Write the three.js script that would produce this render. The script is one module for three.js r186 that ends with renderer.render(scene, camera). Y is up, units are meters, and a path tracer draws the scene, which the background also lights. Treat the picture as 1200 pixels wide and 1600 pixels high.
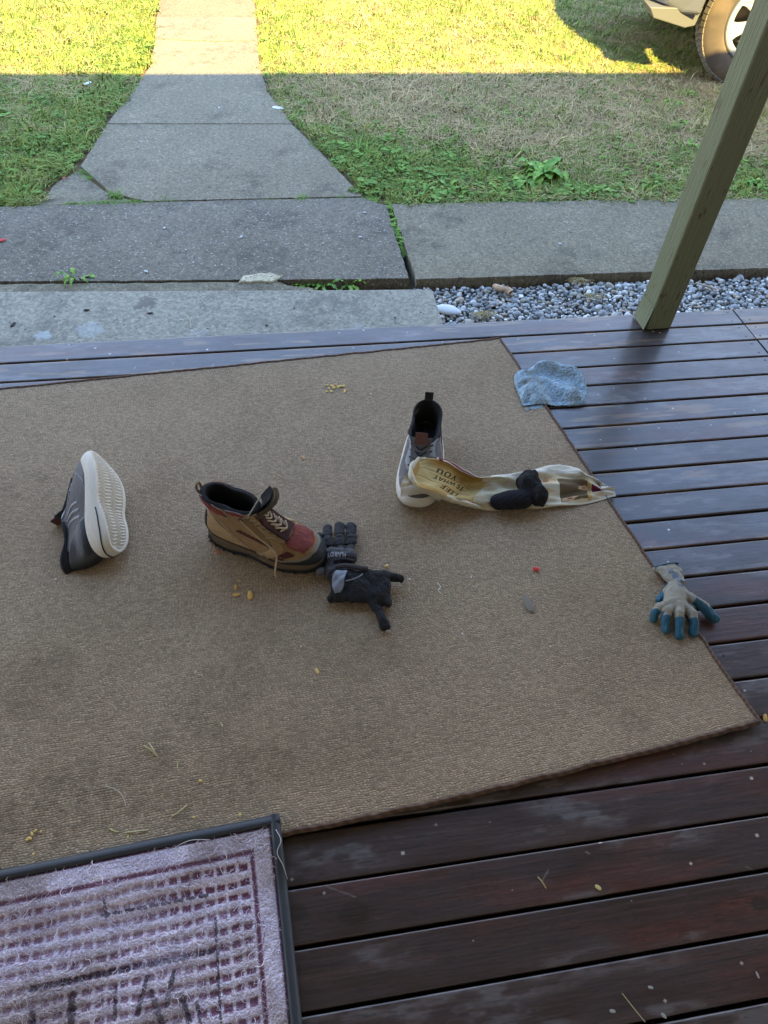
import * as THREE from 'three';
import { mergeGeometries, mergeVertices } from 'three/addons/utils/BufferGeometryUtils.js';

// ---------------------------------------------------------------- camera, sky, sun, exposure
const scene = new THREE.Scene();
const renderer = new THREE.WebGLRenderer({ antialias: true });
renderer.toneMapping = THREE.LinearToneMapping;
renderer.toneMappingExposure = 11.2;
renderer.shadowMap.enabled = true;
const F = 1072.53, CAM = new THREE.Vector3(0, 1.3977, 0);
const camera = new THREE.PerspectiveCamera(73.438, 0.75, 0.05, 400);
camera.position.copy(CAM);
camera.rotation.set(-0.8663, -0.2014, 0.0687, 'YXZ');
camera.updateMatrixWorld(true);
{ // clear summer sky: a plain vertical gradient from a pale horizon to a deeper zenith
  const W = 128, H = 64, d = new Float32Array(W * H * 4);
  for (let j = 0; j < H; j++) {
    const el = ((j + 0.5) / H - 0.5) * Math.PI, s = Math.max(0, Math.sin(el)), k = Math.pow(1 - s, 3);
    const c = el > 0 ? [0.100 + 0.31 * k, 0.168 + 0.225 * k, 0.305 + 0.05 * k] : [0.08, 0.08, 0.06];
    for (let i = 0; i < W; i++) d.set([...c, 1], (j * W + i) * 4);
  }
  const t = new THREE.DataTexture(d, W, H, THREE.RGBAFormat, THREE.FloatType);
  t.mapping = THREE.EquirectangularReflectionMapping; t.magFilter = t.minFilter = THREE.LinearFilter;
  t.wrapS = THREE.RepeatWrapping; t.needsUpdate = true;
  scene.background = t; scene.environment = t;
}
const sun = new THREE.DirectionalLight(new THREE.Color().setRGB(1.0, 0.79, 0.31), 2.15);
sun.position.set(1.0, 20, 21.9);
sun.castShadow = true; sun.shadow.mapSize.set(4096, 4096); sun.shadow.radius = 1;
Object.assign(sun.shadow.camera, { left: -14, right: 14, top: 14, bottom: -14, near: 1, far: 70 });
scene.add(sun, sun.target);

// ---------------------------------------------------------------- helpers
const V = (x, y, z) => new THREE.Vector3(x, y, z);
const clamp = (x, a = 0, b = 1) => Math.min(b, Math.max(a, x));
const lerp = (a, b, t) => a + (b - a) * t;
const sst = (a, b, x) => { const t = clamp((x - a) / (b - a)); return t * t * (3 - 2 * t); };
function rng(seed) { let a = seed >>> 0; return () => { a = (a + 0x6D2B79F5) | 0; let t = Math.imul(a ^ (a >>> 15), 1 | a); t = (t + Math.imul(t ^ (t >>> 7), 61 | t)) ^ t; return ((t ^ (t >>> 14)) >>> 0) / 4294967296; }; }
function hash(x, y, s = 0) { let h = Math.imul(x | 0, 374761393) ^ Math.imul(y | 0, 668265263) ^ Math.imul(s | 0, 1442695041); h = Math.imul(h ^ (h >>> 13), 1274126177); return ((h ^ (h >>> 16)) >>> 0) / 4294967296; }
function vn(x, y, s = 0) {
  const xi = Math.floor(x), yi = Math.floor(y); let fx = x - xi, fy = y - yi; fx = fx * fx * (3 - 2 * fx); fy = fy * fy * (3 - 2 * fy);
  return lerp(lerp(hash(xi, yi, s), hash(xi + 1, yi, s), fx), lerp(hash(xi, yi + 1, s), hash(xi + 1, yi + 1, s), fx), fy);
}
function fbm(x, y, o = 4, s = 0) { let v = 0, a = 0.5, n = 0; for (let i = 0; i < o; i++) { v += a * vn(x, y, s + i * 17); n += a; a *= 0.5; x *= 2.03; y *= 2.03; } return v / n; }
// a pixel of the measured camera -> the point of the horizontal plane at height y
const CR = new THREE.Matrix4().makeRotationFromEuler(camera.rotation);
function at(u, v, y = 0) { const d = V((u - 600) / F, -(v - 800) / F, -1).applyMatrix4(CR), t = (y - CAM.y) / d.y; return d.multiplyScalar(t).add(CAM); }
function tex(w, h, fn, srgb = true) {
  const d = new Uint8Array(w * h * 4);
  for (let j = 0; j < h; j++) for (let i = 0; i < w; i++) {
    const c = fn((i + 0.5) / w, (j + 0.5) / h, i, j), k = (j * w + i) * 4;
    if (typeof c === 'number') { d[k] = d[k + 1] = d[k + 2] = clamp(c) * 255; } else { d[k] = clamp(c[0]) * 255; d[k + 1] = clamp(c[1]) * 255; d[k + 2] = clamp(c[2]) * 255; }
    d[k + 3] = 255;
  }
  const t = new THREE.DataTexture(d, w, h); t.wrapS = t.wrapT = THREE.RepeatWrapping; t.magFilter = THREE.LinearFilter; t.minFilter = THREE.LinearMipmapLinearFilter; t.generateMipmaps = true;
  if (srgb) t.colorSpace = THREE.SRGBColorSpace; t.needsUpdate = true; return t;
}
const rep = (t, x, y) => { const c = t.clone(); c.repeat.set(x, y); c.needsUpdate = true; return c; };
const mix3 = (a, b, t) => [lerp(a[0], b[0], t), lerp(a[1], b[1], t), lerp(a[2], b[2], t)];
const std = (rgb, rough = 0.8, o = {}) => new THREE.MeshPhysicalMaterial({ color: new THREE.Color().setRGB(...rgb), roughness: rough, side: THREE.DoubleSide, ...o });
const used = {};
function numbered(n) { const k = used[n] ?? 0; used[n] = k + 1; return k ? `${n}_${String(k).padStart(3, '0')}` : n; }
function shade(o) { o.traverse((m) => { if (m.isMesh) m.castShadow = m.receiveShadow = true; }); return o; }
function thing(name, label, category, group) { const g = new THREE.Group(); g.name = numbered(name); g.userData = { label, category }; if (group) g.userData.group = group; scene.add(g); return g; }
function one(name, geo, mat, label, category, group) { const m = new THREE.Mesh(geo, mat); m.name = numbered(name); m.userData = { label, category }; if (group) m.userData.group = group; scene.add(m); return m; }
function part(name, geo, mat, parent, label) { const m = new THREE.Mesh(geo, mat); m.name = name; if (label) m.userData.label = label; parent.add(m); return m; }
function struct(name, geo, mat, parent) { const m = geo ? new THREE.Mesh(geo, mat) : new THREE.Group(); m.name = name; m.userData.kind = 'structure'; (parent ?? scene).add(m); return m; }
// a surface over a grid of (u, v); wrap closes it round u
function grid(nu, nv, fn, { wrap = false, uv = null } = {}) {
  const P = [], U = [], I = [], p = V();
  for (let j = 0; j <= nv; j++) for (let i = 0; i <= nu; i++) {
    const u = i / nu, v = j / nv; fn(u, v, p); P.push(p.x, p.y, p.z); const w = uv ? uv(u, v, p) : [u, v]; U.push(w[0], w[1]);
  }
  const n = nu + 1;
  for (let j = 0; j < nv; j++) for (let i = 0; i < nu; i++) { const a = j * n + i; I.push(a, a + 1, a + n, a + 1, a + n + 1, a + n); }
  const g = new THREE.BufferGeometry(); g.setAttribute('position', new THREE.Float32BufferAttribute(P, 3)); g.setAttribute('uv', new THREE.Float32BufferAttribute(U, 2)); g.setIndex(I); g.computeVertexNormals();
  if (wrap) { const N = g.attributes.normal, a = V(), b = V(); for (let j = 0; j <= nv; j++) { a.fromBufferAttribute(N, j * n); b.fromBufferAttribute(N, j * n + nu); a.add(b).normalize(); N.setXYZ(j * n, a.x, a.y, a.z); N.setXYZ(j * n + nu, a.x, a.y, a.z); } }
  return g;
}
// a sheet with thickness: the grid, the same grid moved along its normal, and a rim
function sheet(nu, nv, fn, th, uv) {
  const g = grid(nu, nv, fn, { uv }), b = g.clone(), P = b.attributes.position, N = g.attributes.normal, n = nu + 1;
  for (let i = 0; i < P.count; i++) P.setXYZ(i, P.getX(i) - N.getX(i) * th, P.getY(i) - N.getY(i) * th, P.getZ(i) - N.getZ(i) * th);
  const ix = b.index.array; for (let i = 0; i < ix.length; i += 3) { const t = ix[i]; ix[i] = ix[i + 1]; ix[i + 1] = t; }
  b.computeVertexNormals();
  const m = mergeGeometries([g, b]), I = Array.from(m.index.array), c = g.attributes.position.count;
  const rim = (a, d) => I.push(a, d, a + c, d, d + c, a + c);
  for (let i = 0; i < nu; i++) { rim(i + 1, i); rim(nv * n + i, nv * n + i + 1); }
  for (let j = 0; j < nv; j++) { rim(j * n, (j + 1) * n); rim((j + 1) * n + nu, j * n + nu); }
  m.setIndex(I); return m;
}
function cr(a, b, c, d, t) { return 0.5 * (2 * b + (c - a) * t + (2 * a - 5 * b + 4 * c - d) * t * t + (3 * b - a - 3 * c + d) * t * t * t); }
function crv(A, t) { const n = A.length - 1, x = clamp(t) * n, i = Math.min(n - 1, Math.floor(x)), g = (k) => A[clamp(k, 0, n)]; return cr(g(i - 1), g(i), g(i + 1), g(i + 2), x - i); }
function crVec(A, t, out = V()) { const n = A.length - 1, x = clamp(t) * n, i = Math.min(n - 1, Math.floor(x)), f = x - i, g = (k) => A[clamp(k, 0, n)], a = g(i - 1), b = g(i), c = g(i + 1), d = g(i + 2); return out.set(cr(a.x, b.x, c.x, d.x, f), cr(a.y, b.y, c.y, d.y, f), cr(a.z, b.z, c.z, d.z, f)); }
const tube = (pts, r, n = 24, k = 6, closed = false) => new THREE.TubeGeometry(new THREE.CatmullRomCurve3(pts, closed), n, r, k, closed);
const box = (w, h, d, x = 0, y = 0, z = 0) => new THREE.BoxGeometry(w, h, d).translate(x, y, z);
function prism(pts, depth, bevel = 0.003) { // outline in x, z -> slab whose top is y = 0
  const s = new THREE.Shape(pts.map(([x, z]) => new THREE.Vector2(x, -z)));
  const g = new THREE.ExtrudeGeometry(s, { depth: depth - 2 * bevel, bevelEnabled: bevel > 0, bevelThickness: bevel, bevelSize: bevel, bevelOffset: -bevel, bevelSegments: 2 });
  g.rotateX(-Math.PI / 2).translate(0, -depth + bevel, 0); return g;
}
function worldUV(g, k = 1, ox = 0, oz = 0) { const P = g.attributes.position, U = new Float32Array(P.count * 2); for (let i = 0; i < P.count; i++) { U[2 * i] = (P.getX(i) + ox) * k; U[2 * i + 1] = (P.getZ(i) + oz + P.getY(i) * 0.7) * k; } g.setAttribute('uv', new THREE.BufferAttribute(U, 2)); return g; }
function inside(poly, x, y) { let c = false; for (let i = 0, j = poly.length - 1; i < poly.length; j = i++) { const [a, b] = poly[i], [d, e] = poly[j]; if ((b > y) !== (e > y) && x < ((d - a) * (y - b)) / (e - b) + a) c = !c; } return c; }
function nearest(poly, x, y, kx = 1, ky = 1) { let best = 1e9, bx = x, by = y; for (let i = 0, j = poly.length - 1; i < poly.length; j = i++) { const [a, b] = poly[i], [d, e] = poly[j], dx = d - a, dy = e - b, t = clamp(((x - a) * dx * kx * kx + (y - b) * dy * ky * ky) / ((dx * kx) ** 2 + (dy * ky) ** 2 + 1e-12)), px = a + dx * t, py = b + dy * t, q = Math.hypot((px - x) * kx, (py - y) * ky); if (q < best) { best = q; bx = px; by = py; } } return [best, bx, by]; }
// a panel sewn on a surface: the part of surf(s, v) inside poly, raised by d with edges that roll down
function patch(surf, poly, d, kx = 0.7, ky = 0.2, cell = 0.0025) {
  const xs = poly.map((p) => p[0]), ys = poly.map((p) => p[1]), x0 = Math.min(...xs), x1 = Math.max(...xs), y0 = Math.min(...ys), y1 = Math.max(...ys);
  const nu = Math.max(3, Math.ceil(((x1 - x0) * kx) / cell)), nv = Math.max(3, Math.ceil(((y1 - y0) * ky) / cell)), id = new Map(), P = [], U = [], I = [], a = V(), b = V(), c = V();
  const vert = (i, j) => {
    const k = j * (nu + 1) + i; if (id.has(k)) return id.get(k);
    let s = lerp(x0, x1, i / nu), v = lerp(y0, y1, j / nv), [q, px, py] = nearest(poly, s, v, kx, ky), e = q;
    if (!inside(poly, s, v)) { s = px; v = py; e = 0; }
    surf(s, v, a); surf(s + 0.002, v, b); surf(s, v + 0.005, c); b.sub(a); c.sub(a).cross(b).multiplyScalar(-1).normalize();
    const o = d * sst(-0.0012, 0.0022, e) - (e === 0 ? 0.0006 : 0);
    P.push(a.x + c.x * o, a.y + c.y * o, a.z + c.z * o); U.push(s * kx, v * ky); id.set(k, P.length / 3 - 1); return P.length / 3 - 1;
  };
  for (let j = 0; j < nv; j++) for (let i = 0; i < nu; i++) if (inside(poly, lerp(x0, x1, (i + 0.5) / nu), lerp(y0, y1, (j + 0.5) / nv))) { const p = vert(i, j), q = vert(i + 1, j), r = vert(i, j + 1), t = vert(i + 1, j + 1); I.push(p, q, r, q, t, r); }
  const g = new THREE.BufferGeometry(); g.setAttribute('position', new THREE.Float32BufferAttribute(P, 3)); g.setAttribute('uv', new THREE.Float32BufferAttribute(U, 2)); g.setIndex(I); g.computeVertexNormals(); return g;
}
// naive surface nets over a signed distance
function nets(sdf, lo, hi, cell) {
  const n = [0, 1, 2].map((k) => Math.ceil((hi[k] - lo[k]) / cell) + 1), [nx, ny, nz] = n, val = new Float32Array(nx * ny * nz), id = new Int32Array(nx * ny * nz).fill(-1), P = [], I = [];
  const k3 = (i, j, k) => (k * ny + j) * nx + i;
  for (let k = 0; k < nz; k++) for (let j = 0; j < ny; j++) for (let i = 0; i < nx; i++) val[k3(i, j, k)] = sdf(lo[0] + i * cell, lo[1] + j * cell, lo[2] + k * cell);
  for (let k = 0; k < nz - 1; k++) for (let j = 0; j < ny - 1; j++) for (let i = 0; i < nx - 1; i++) {
    let c = 0, x = 0, y = 0, z = 0;
    for (let e = 0; e < 12; e++) {
      const ax = e >> 2, q = e & 1, r = (e >> 1) & 1, A = [0, 0, 0], B = [0, 0, 0]; A[(ax + 1) % 3] = B[(ax + 1) % 3] = q; A[(ax + 2) % 3] = B[(ax + 2) % 3] = r; B[ax] = 1;
      const a = val[k3(i + A[0], j + A[1], k + A[2])], b = val[k3(i + B[0], j + B[1], k + B[2])];
      if (a < 0 !== b < 0) { const t = a / (a - b); x += A[0] + (B[0] - A[0]) * t; y += A[1] + (B[1] - A[1]) * t; z += A[2] + (B[2] - A[2]) * t; c++; }
    }
    if (c) { id[k3(i, j, k)] = P.length / 3; P.push(lo[0] + (i + x / c) * cell, lo[1] + (j + y / c) * cell, lo[2] + (k + z / c) * cell); }
  }
  for (let k = 1; k < nz - 1; k++) for (let j = 1; j < ny - 1; j++) for (let i = 1; i < nx - 1; i++) {
    const a = val[k3(i, j, k)];
    for (let ax = 0; ax < 3; ax++) {
      const B = [i, j, k]; B[ax]++; const b = val[k3(...B)]; if (a < 0 === b < 0) continue;
      const o = (p, q) => { const C = [i, j, k]; C[(ax + 1) % 3] -= p; C[(ax + 2) % 3] -= q; return id[k3(...C)]; };
      const w = [o(0, 0), o(1, 0), o(1, 1), o(0, 1)]; if (w.some((z) => z < 0)) continue;
      if (a < 0) I.push(w[0], w[1], w[2], w[0], w[2], w[3]); else I.push(w[0], w[2], w[1], w[0], w[3], w[2]);
    }
  }
  const g = new THREE.BufferGeometry(); g.setAttribute('position', new THREE.Float32BufferAttribute(P, 3)); g.setIndex(I); g.computeVertexNormals();
  const U = new Float32Array(P.length / 3 * 2); for (let i = 0; i < P.length / 3; i++) { U[2 * i] = P[3 * i]; U[2 * i + 1] = P[3 * i + 2] + P[3 * i + 1]; } g.setAttribute('uv', new THREE.BufferAttribute(U, 2));
  return g;
}
const smin = (a, b, k) => { const h = clamp(0.5 + (0.5 * (b - a)) / k); return lerp(b, a, h) - k * h * (1 - h); };
function cap(x, y, z, a, b, ra, rb) { const dx = b.x - a.x, dy = b.y - a.y, dz = b.z - a.z, t = clamp(((x - a.x) * dx + (y - a.y) * dy + (z - a.z) * dz) / (dx * dx + dy * dy + dz * dz + 1e-9)); return Math.hypot(x - a.x - dx * t, y - a.y - dy * t, z - a.z - dz * t) - lerp(ra, rb, t); }
// the triangles of g whose centre satisfies a test, and the rest
function split(g, test) { const P = g.attributes.position, ix = g.index.array, A = [], B = []; for (let i = 0; i < ix.length; i += 3) { const [a, b, c] = [ix[i], ix[i + 1], ix[i + 2]]; (test((P.getX(a) + P.getX(b) + P.getX(c)) / 3, (P.getY(a) + P.getY(b) + P.getY(c)) / 3, (P.getZ(a) + P.getZ(b) + P.getZ(c)) / 3) ? A : B).push(a, b, c); } return [A, B].map((I) => { const q = g.clone(); q.setIndex(I); return q; }); }
// ---------------------------------------------------------------- materials of the setting
const Y = { step: -0.17, slab: -0.30, gravel: -0.345, soil: -0.318 };
// gap g of the deck lies at z = Z0 + PITCH * g
const Z0 = -1.9974, PITCH = 0.09445, LANES = 30;
const woodTex = (() => {
  const W = 2048, H = 1530, lane = H / LANES, R = rng(5), specks = [], knots = [];
  for (let i = 0; i < 900; i++) specks.push([R(), R(), R() * 1.3 + 0.4, R()]);
  for (let l = 0; l < LANES; l++) { const n = R() < 0.55 ? 1 : 2; for (let q = 0; q < n; q++) knots.push([l, R() * 4.6, 0.2 + 0.6 * R(), 0.006 + R() * 0.008]); }
  knots.push([18, 0.045 + 2.6, 0.56, 0.016]);
  const laneKnots = [...Array(LANES)].map((_, l) => knots.filter((k) => k[0] === l));
  const wear = [1, 1, 0.2, 0.1, 0.35, 1, 0.85, 0.25, 0.9, 0.2, 0.8, 0.15, 0.1, 0.1, 0.05, 0.05, 0.1, 0.1, 0.0, 0.0, 0, 0, 0, 0, 0, 0, 0, 0, 0, 0];
  const t = tex(W, H, (u, v, i, j) => {
    const l = Math.floor(v * LANES), f = v * LANES - l, x = u * 4.6, sx = x + l * 7.3; // metres along the plank
    let kd = 0, warp = 0; for (const [, kx, kf, kr] of laneKnots[l]) { const d = Math.hypot((x - kx) * 0.55, (f - kf) * 0.09) / kr; if (d < 6) { warp += 0.3 * Math.exp(-d * d * 0.25) * (f > kf ? 1 : -1); kd = Math.max(kd, sst(1.15, 0.8, d)); } }
    const g1 = fbm(sx * 1.6, (f + warp) * 16 + 0.6 * fbm(sx * 0.8, f * 2, 2, l), 3, l), g2 = vn(sx * 26, f * 70, l + 40), fine = vn(sx * 130, f * 64, l + 60);
    const patch1 = sst(0.5, 0.72, fbm(sx * 3.1, f * 1.7 + l, 3, 9)), patch2 = sst(0.44, 0.70, fbm(sx * 4.3 + 31, f * 2.1 + l, 3, 12)), dust = fbm(sx * 22, f * 7, 3, 21);
    const farTint = 0.55 * sst(15, 7, l) * (0.6 + 0.4 * fbm(sx * 2, f * 2, 2, 51)); let c = mix3(mix3([0.175, 0.125, 0.118], [0.135, 0.135, 0.150], farTint), mix3([0.275, 0.190, 0.172], [0.200, 0.198, 0.212], farTint), g1);  // base colour turns greyer and bluer towards the far planks
    c = mix3(c, [0.36, 0.175, 0.135], patch1 * 0.7 * (0.4 + 0.6 * g2));
    c = mix3(c, [0.43, 0.42, 0.42], patch2 * (0.2 + 0.8 * sst(0.4, 0.65, dust)) * 0.7);
    const m = 0.86 + 0.2 * g2 + 0.14 * (fine - 0.5); c = c.map((q) => q * m);
    if (g2 > 0.83) c = c.map((q) => q * 0.72);
    const w = wear[l], edge = Math.max(sst(0.16, 0.0, f), sst(0.82, 1, f)), chip = w > 0.02 ? fbm(sx * 6, f * 5, 4, 33 + l) : 0;
    const bare = w * sst(0.58, 0.64, chip + 0.16 * edge - 0.06 * (1 - edge)) * (0.6 + 0.4 * g2);
    c = mix3(c, [0.50, 0.39, 0.25], bare * 0.85);
    c = mix3(c, [0.14, 0.095, 0.085], kd * 0.75);
    return c;
  });
  const d = t.image.data;
  for (const [u, v, r, b] of specks) { const x = Math.floor(u * W), y = Math.floor(v * H), q = Math.ceil(r); for (let a = -q; a <= q; a++) for (let e = -q; e <= q; e++) if (a * a + e * e <= r * r && x + a >= 0 && x + a < W && y + e >= 0 && y + e < H) { const k = ((y + e) * W + x + a) * 4, val = b > 0.25 ? 120 + b * 90 : 18; for (let z = 0; z < 3; z++) d[k + z] = val * [1, 0.97, 0.9][z]; } }
  for (let s = 0; s < 240; s++) { let x = R() * W, y = R() * H; const dx = (R() - 0.3) * 1.6, dy = (R() - 0.5) * 1.2, n = 8 + R() * 40, b = 70 + R() * 60; for (let k = 0; k < n; k++) { x += dx; y += dy; if (x < 0 || x >= W || y < 0 || y >= H) break; const q = (Math.floor(y) * W + Math.floor(x)) * 4; for (let z = 0; z < 3; z++) d[q + z] = lerp(d[q + z], b, 0.6); } }
  return t;
})();
const woodRough = tex(1024, 1024, (u, v) => 0.26 + 0.3 * fbm(u * 26, v * 40, 4, 71) + 0.12 * vn(u * 180, v * 300, 4), false);
const woodBump = tex(1024, 1530, (u, v) => { const l = Math.floor(v * LANES), f = v * LANES - l, sx = u * 4.6 + l * 7.3; return 0.3 * fbm(sx * 5, f * 16, 3, l) + 0.45 * vn(sx * 24, f * 60, l + 9) + 0.25 * vn(sx * 160, f * 60, l + 19); }, false);
const deckMat = new THREE.MeshPhysicalMaterial({ map: woodTex, roughness: 1, roughnessMap: woodRough, bumpMap: woodBump, bumpScale: 0.0007, ior: 1.5, clearcoat: 0.7, clearcoatRoughness: 0.22 });
const concreteTex = (seed, lo, hi, agg) => {
  const N = 1280, t = tex(N, N, (u, v) => { // tiles over 2.4 m
    const x = u * 2.4, y = v * 2.4, a = fbm(x * 3, y * 3, 3, seed), b = 0.5 * vn(x * 90, y * 90, seed + 3) + 0.5 * vn(x * 190, y * 190, seed + 4), st = sst(0.5, 0.75, fbm(x * 5 + 9, y * 5, 4, seed + 5));
    let c = mix3(lo, hi, clamp(0.25 + 0.5 * a)); c = c.map((q) => q * (0.78 + 0.44 * b)); return mix3(c, lo.map((q) => q * 0.66), st * (0.10 + 0.28 * sst(0.42, 0.6, fbm(x * 24, y * 24, 2, seed + 7))));
  }), d = t.image.data, R = rng(seed + 100);
  for (let s = 0; s < agg; s++) { const x = R() * N, y = R() * N, r = 0.7 + R() * R() * 2.0, w = R(), c = w > 0.45 ? [175, 170, 160] : w > 0.2 ? [62, 58, 54] : [138, 118, 96], k0 = 0.35 + 0.5 * R(), q = Math.ceil(r); for (let a = -q; a <= q; a++) for (let e = -q; e <= q; e++) if (a * a + e * e <= r * r + 0.3) { const k = (((Math.floor(y + e) + N) % N) * N + (Math.floor(x + a) + N) % N) * 4; for (let z = 0; z < 3; z++) d[k + z] = lerp(d[k + z], c[z], k0); } }
  return t;
};
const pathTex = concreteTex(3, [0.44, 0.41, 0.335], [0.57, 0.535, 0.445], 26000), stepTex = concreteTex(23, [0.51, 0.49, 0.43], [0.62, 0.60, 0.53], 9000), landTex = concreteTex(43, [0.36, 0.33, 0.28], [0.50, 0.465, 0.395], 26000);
{ // marks on the step: a dark round stain and pale smears, ragged at the edge
  const d = stepTex.image.data, N = stepTex.image.width;
  for (const [u, v, r, c, k] of [[228, 474, 0.042, [0.36, 0.34, 0.31], 0.6], [66, 524, 0.030, [0.70, 0.74, 0.76], 0.55], [140, 515, 0.05, [0.68, 0.71, 0.72], 0.4], [70, 545, 0.025, [0.70, 0.74, 0.76], 0.5], [560, 520, 0.06, [0.68, 0.70, 0.70], 0.3], [400, 500, 0.05, [0.42, 0.41, 0.38], 0.3], [310, 530, 0.06, [0.68, 0.70, 0.70], 0.3]]) {
    const p = at(u, v, Y.step), cx = ((p.x + 0.3) / 2.4) * N, cy = ((p.z + 0.8) / 2.4) * N, R = (r / 2.4) * N * 1.5;
    for (let y = -R; y <= R; y++) for (let x = -R; x <= R; x++) { const q = Math.hypot(x, y) / R + 0.9 * (fbm((x + u) * 0.12, (y + v) * 0.12, 3, 5) - 0.5), m = k * sst(0.75, 0.5, q); if (m <= 0) continue; const i = ((((Math.floor(cy + y) % N) + N) % N) * N + (((Math.floor(cx + x) % N) + N) % N)) * 4; for (let z = 0; z < 3; z++) d[i + z] = lerp(d[i + z], c[z] * 255, m); }
  }
}
const concBump = tex(1024, 1024, (u, v) => 0.5 * vn(u * 420, v * 420, 5) + 0.35 * vn(u * 150, v * 150, 6) + 0.15 * fbm(u * 12, v * 12, 3, 8), false);
const pathMat = new THREE.MeshStandardMaterial({ map: pathTex, color: new THREE.Color().setRGB(0.86, 0.83, 0.79), roughness: 0.92, bumpMap: concBump, bumpScale: 0.004 });
const pinkMat = new THREE.MeshStandardMaterial({ map: pathTex, color: new THREE.Color().setRGB(0.92, 0.72, 0.62), roughness: 0.92, bumpMap: concBump, bumpScale: 0.004 });
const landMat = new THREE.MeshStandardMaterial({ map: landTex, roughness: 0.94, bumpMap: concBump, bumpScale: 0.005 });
const stepMat = new THREE.MeshStandardMaterial({ map: stepTex, roughness: 0.88, bumpMap: concBump, bumpScale: 0.0025 });
const CK = 1 / 2.4;

// ---------------------------------------------------------------- ground and lawn
{
  const soil = tex(512, 512, (u, v) => { const a = fbm(u * 9, v * 9, 4, 2), b = fbm(u * 90, v * 90, 3, 4); return mix3([0.30, 0.235, 0.15], [0.47, 0.385, 0.24], clamp(0.4 * a + 0.6 * b)); });
  const g = new THREE.PlaneGeometry(240, 240, 60, 60).rotateX(-Math.PI / 2).translate(0, Y.soil - 0.06, -30);
  struct('ground', worldUV(g, 0.8), new THREE.MeshStandardMaterial({ map: soil, roughness: 1 }));
  const L = grid(120, 90, (u, v, p) => { const x = lerp(-7, 9, u), z = lerp(-3.3, -15, v); p.set(x, Y.soil - 0.012 + 0.02 * fbm(x * 1.1, z * 1.1, 3, 6), z); }, { uv: (u, v, p) => [p.x * 0.8, p.z * 0.8] });
  struct('lawn', L, new THREE.MeshStandardMaterial({ map: soil, roughness: 1, side: THREE.DoubleSide }));
}
// path: measured outline, cast in panels, each a little off the level of the next
const path = struct('concrete_path');
const rag = (pts, amp, seed, step = 0.05) => { const R = rng(seed), o = []; pts.forEach(([x, z], i) => { const [a, b] = pts[(i + 1) % pts.length], n = Math.max(1, Math.round(Math.hypot(a - x, b - z) / step)); for (let k = 0; k < n; k++) o.push([lerp(x, a, k / n) + (R() - 0.5) * amp, lerp(z, b, k / n) + (R() - 0.5) * amp]); }); return o; };
function panel(name, pts, y, mat, amp, seed, parent = path, depth = 0.10) { const m = part(name, worldUV(prism(rag(pts, amp, seed), depth, 0.002), CK, seed * 0.37, seed * 0.53), mat, parent); m.position.y = y; return m; }
const PATHPOLY = [[-1.14, -3.606], [-1.09, -3.85], [-0.99, -4.03], [-0.905, -4.60], [-0.80, -5.10], [-0.715, -5.64], [-0.75, -6.72], [-0.78, -9.5], [0.03, -9.5], [0.035, -6.74], [0.026, -5.64], [0.10, -4.86], [0.30, -4.25], [0.5, -3.6]];
panel('path_panel', [[-0.985, -4.03], [-0.905, -4.60], [0.19, -4.565], [0.31, -4.22], [0.50, -3.60], [0.1, -3.603], [-0.62, -3.608], [-0.80, -3.72]], Y.slab, pathMat, 0.003, 11);
panel('path_panel', [[-0.904, -4.6015], [-0.80, -5.10], [0.062, -5.10], [0.189, -4.5665]], Y.slab + 0.003, pathMat, 0.002, 12);
panel('path_panel', [[-0.80, -5.1015], [-0.715, -5.64], [-0.725, -6.17], [-0.3, -6.12], [0.03, -6.14], [0.026, -5.64], [0.062, -5.1015]], Y.slab, pathMat, 0.002, 13);
panel('path_panel', [[-0.726, -6.182], [-0.745, -6.72], [0.036, -6.735], [0.031, -6.152], [-0.3, -6.132]], Y.slab + 0.002, pathMat, 0.005, 14);
panel('path_panel', [[-0.746, -6.73], [-0.78, -9.5], [0.03, -9.5], [0.037, -6.745]], Y.slab - 0.004, pinkMat, 0.004, 15);
panel('path_fragment', [[-1.14, -3.606], [-1.09, -3.85], [-1.0, -3.995], [-0.823, -3.735], [-0.66, -3.614]], Y.slab - 0.010, pathMat, 0.014, 16).userData.label = 'broken corner piece of the path beside the crack';
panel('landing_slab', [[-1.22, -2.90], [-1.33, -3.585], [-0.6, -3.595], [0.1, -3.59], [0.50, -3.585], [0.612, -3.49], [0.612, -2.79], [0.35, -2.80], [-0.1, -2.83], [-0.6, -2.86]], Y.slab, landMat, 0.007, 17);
panel('side_slab', [[0.642, -2.775], [0.642, -3.50], [1.6, -3.485], [4.6, -3.40], [4.6, -2.72], [2.4, -2.745]], Y.slab + 0.002, pathMat, 0.006, 18);
panel('lower_ledge', [[-1.25, -2.3], [-1.25, -2.892], [-0.6, -2.852], [0.02, -2.814], [0.06, -2.78], [0.17, -2.755], [0.20, -2.3]], Y.slab - 0.006, pathMat, 0.008, 19);
panel('lower_ledge', [[-0.1, -2.3], [-0.1, -2.80], [0.63, -2.77], [0.63, -2.3]], Y.slab - 0.045, pathMat, 0.008, 20);
{ // hairline cracks are real slits: thin dark wedges lie in grooves cut by the panel gaps; small spalls sit proud
  const spall = part('patch_of_mortar', worldUV(prism(rag([[-0.16, -2.815], [-0.13, -2.87], [-0.02, -2.88], [0.05, -2.845], [0.0, -2.81]], 0.014, 31, 0.02), 0.02, 0.006), CK), new THREE.MeshStandardMaterial({ map: stepTex, color: new THREE.Color().setRGB(1.8, 1.7, 1.45), roughness: 0.95, bumpMap: concBump, bumpScale: 0.01 }), path); spall.position.y = Y.slab + 0.004;
}
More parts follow.
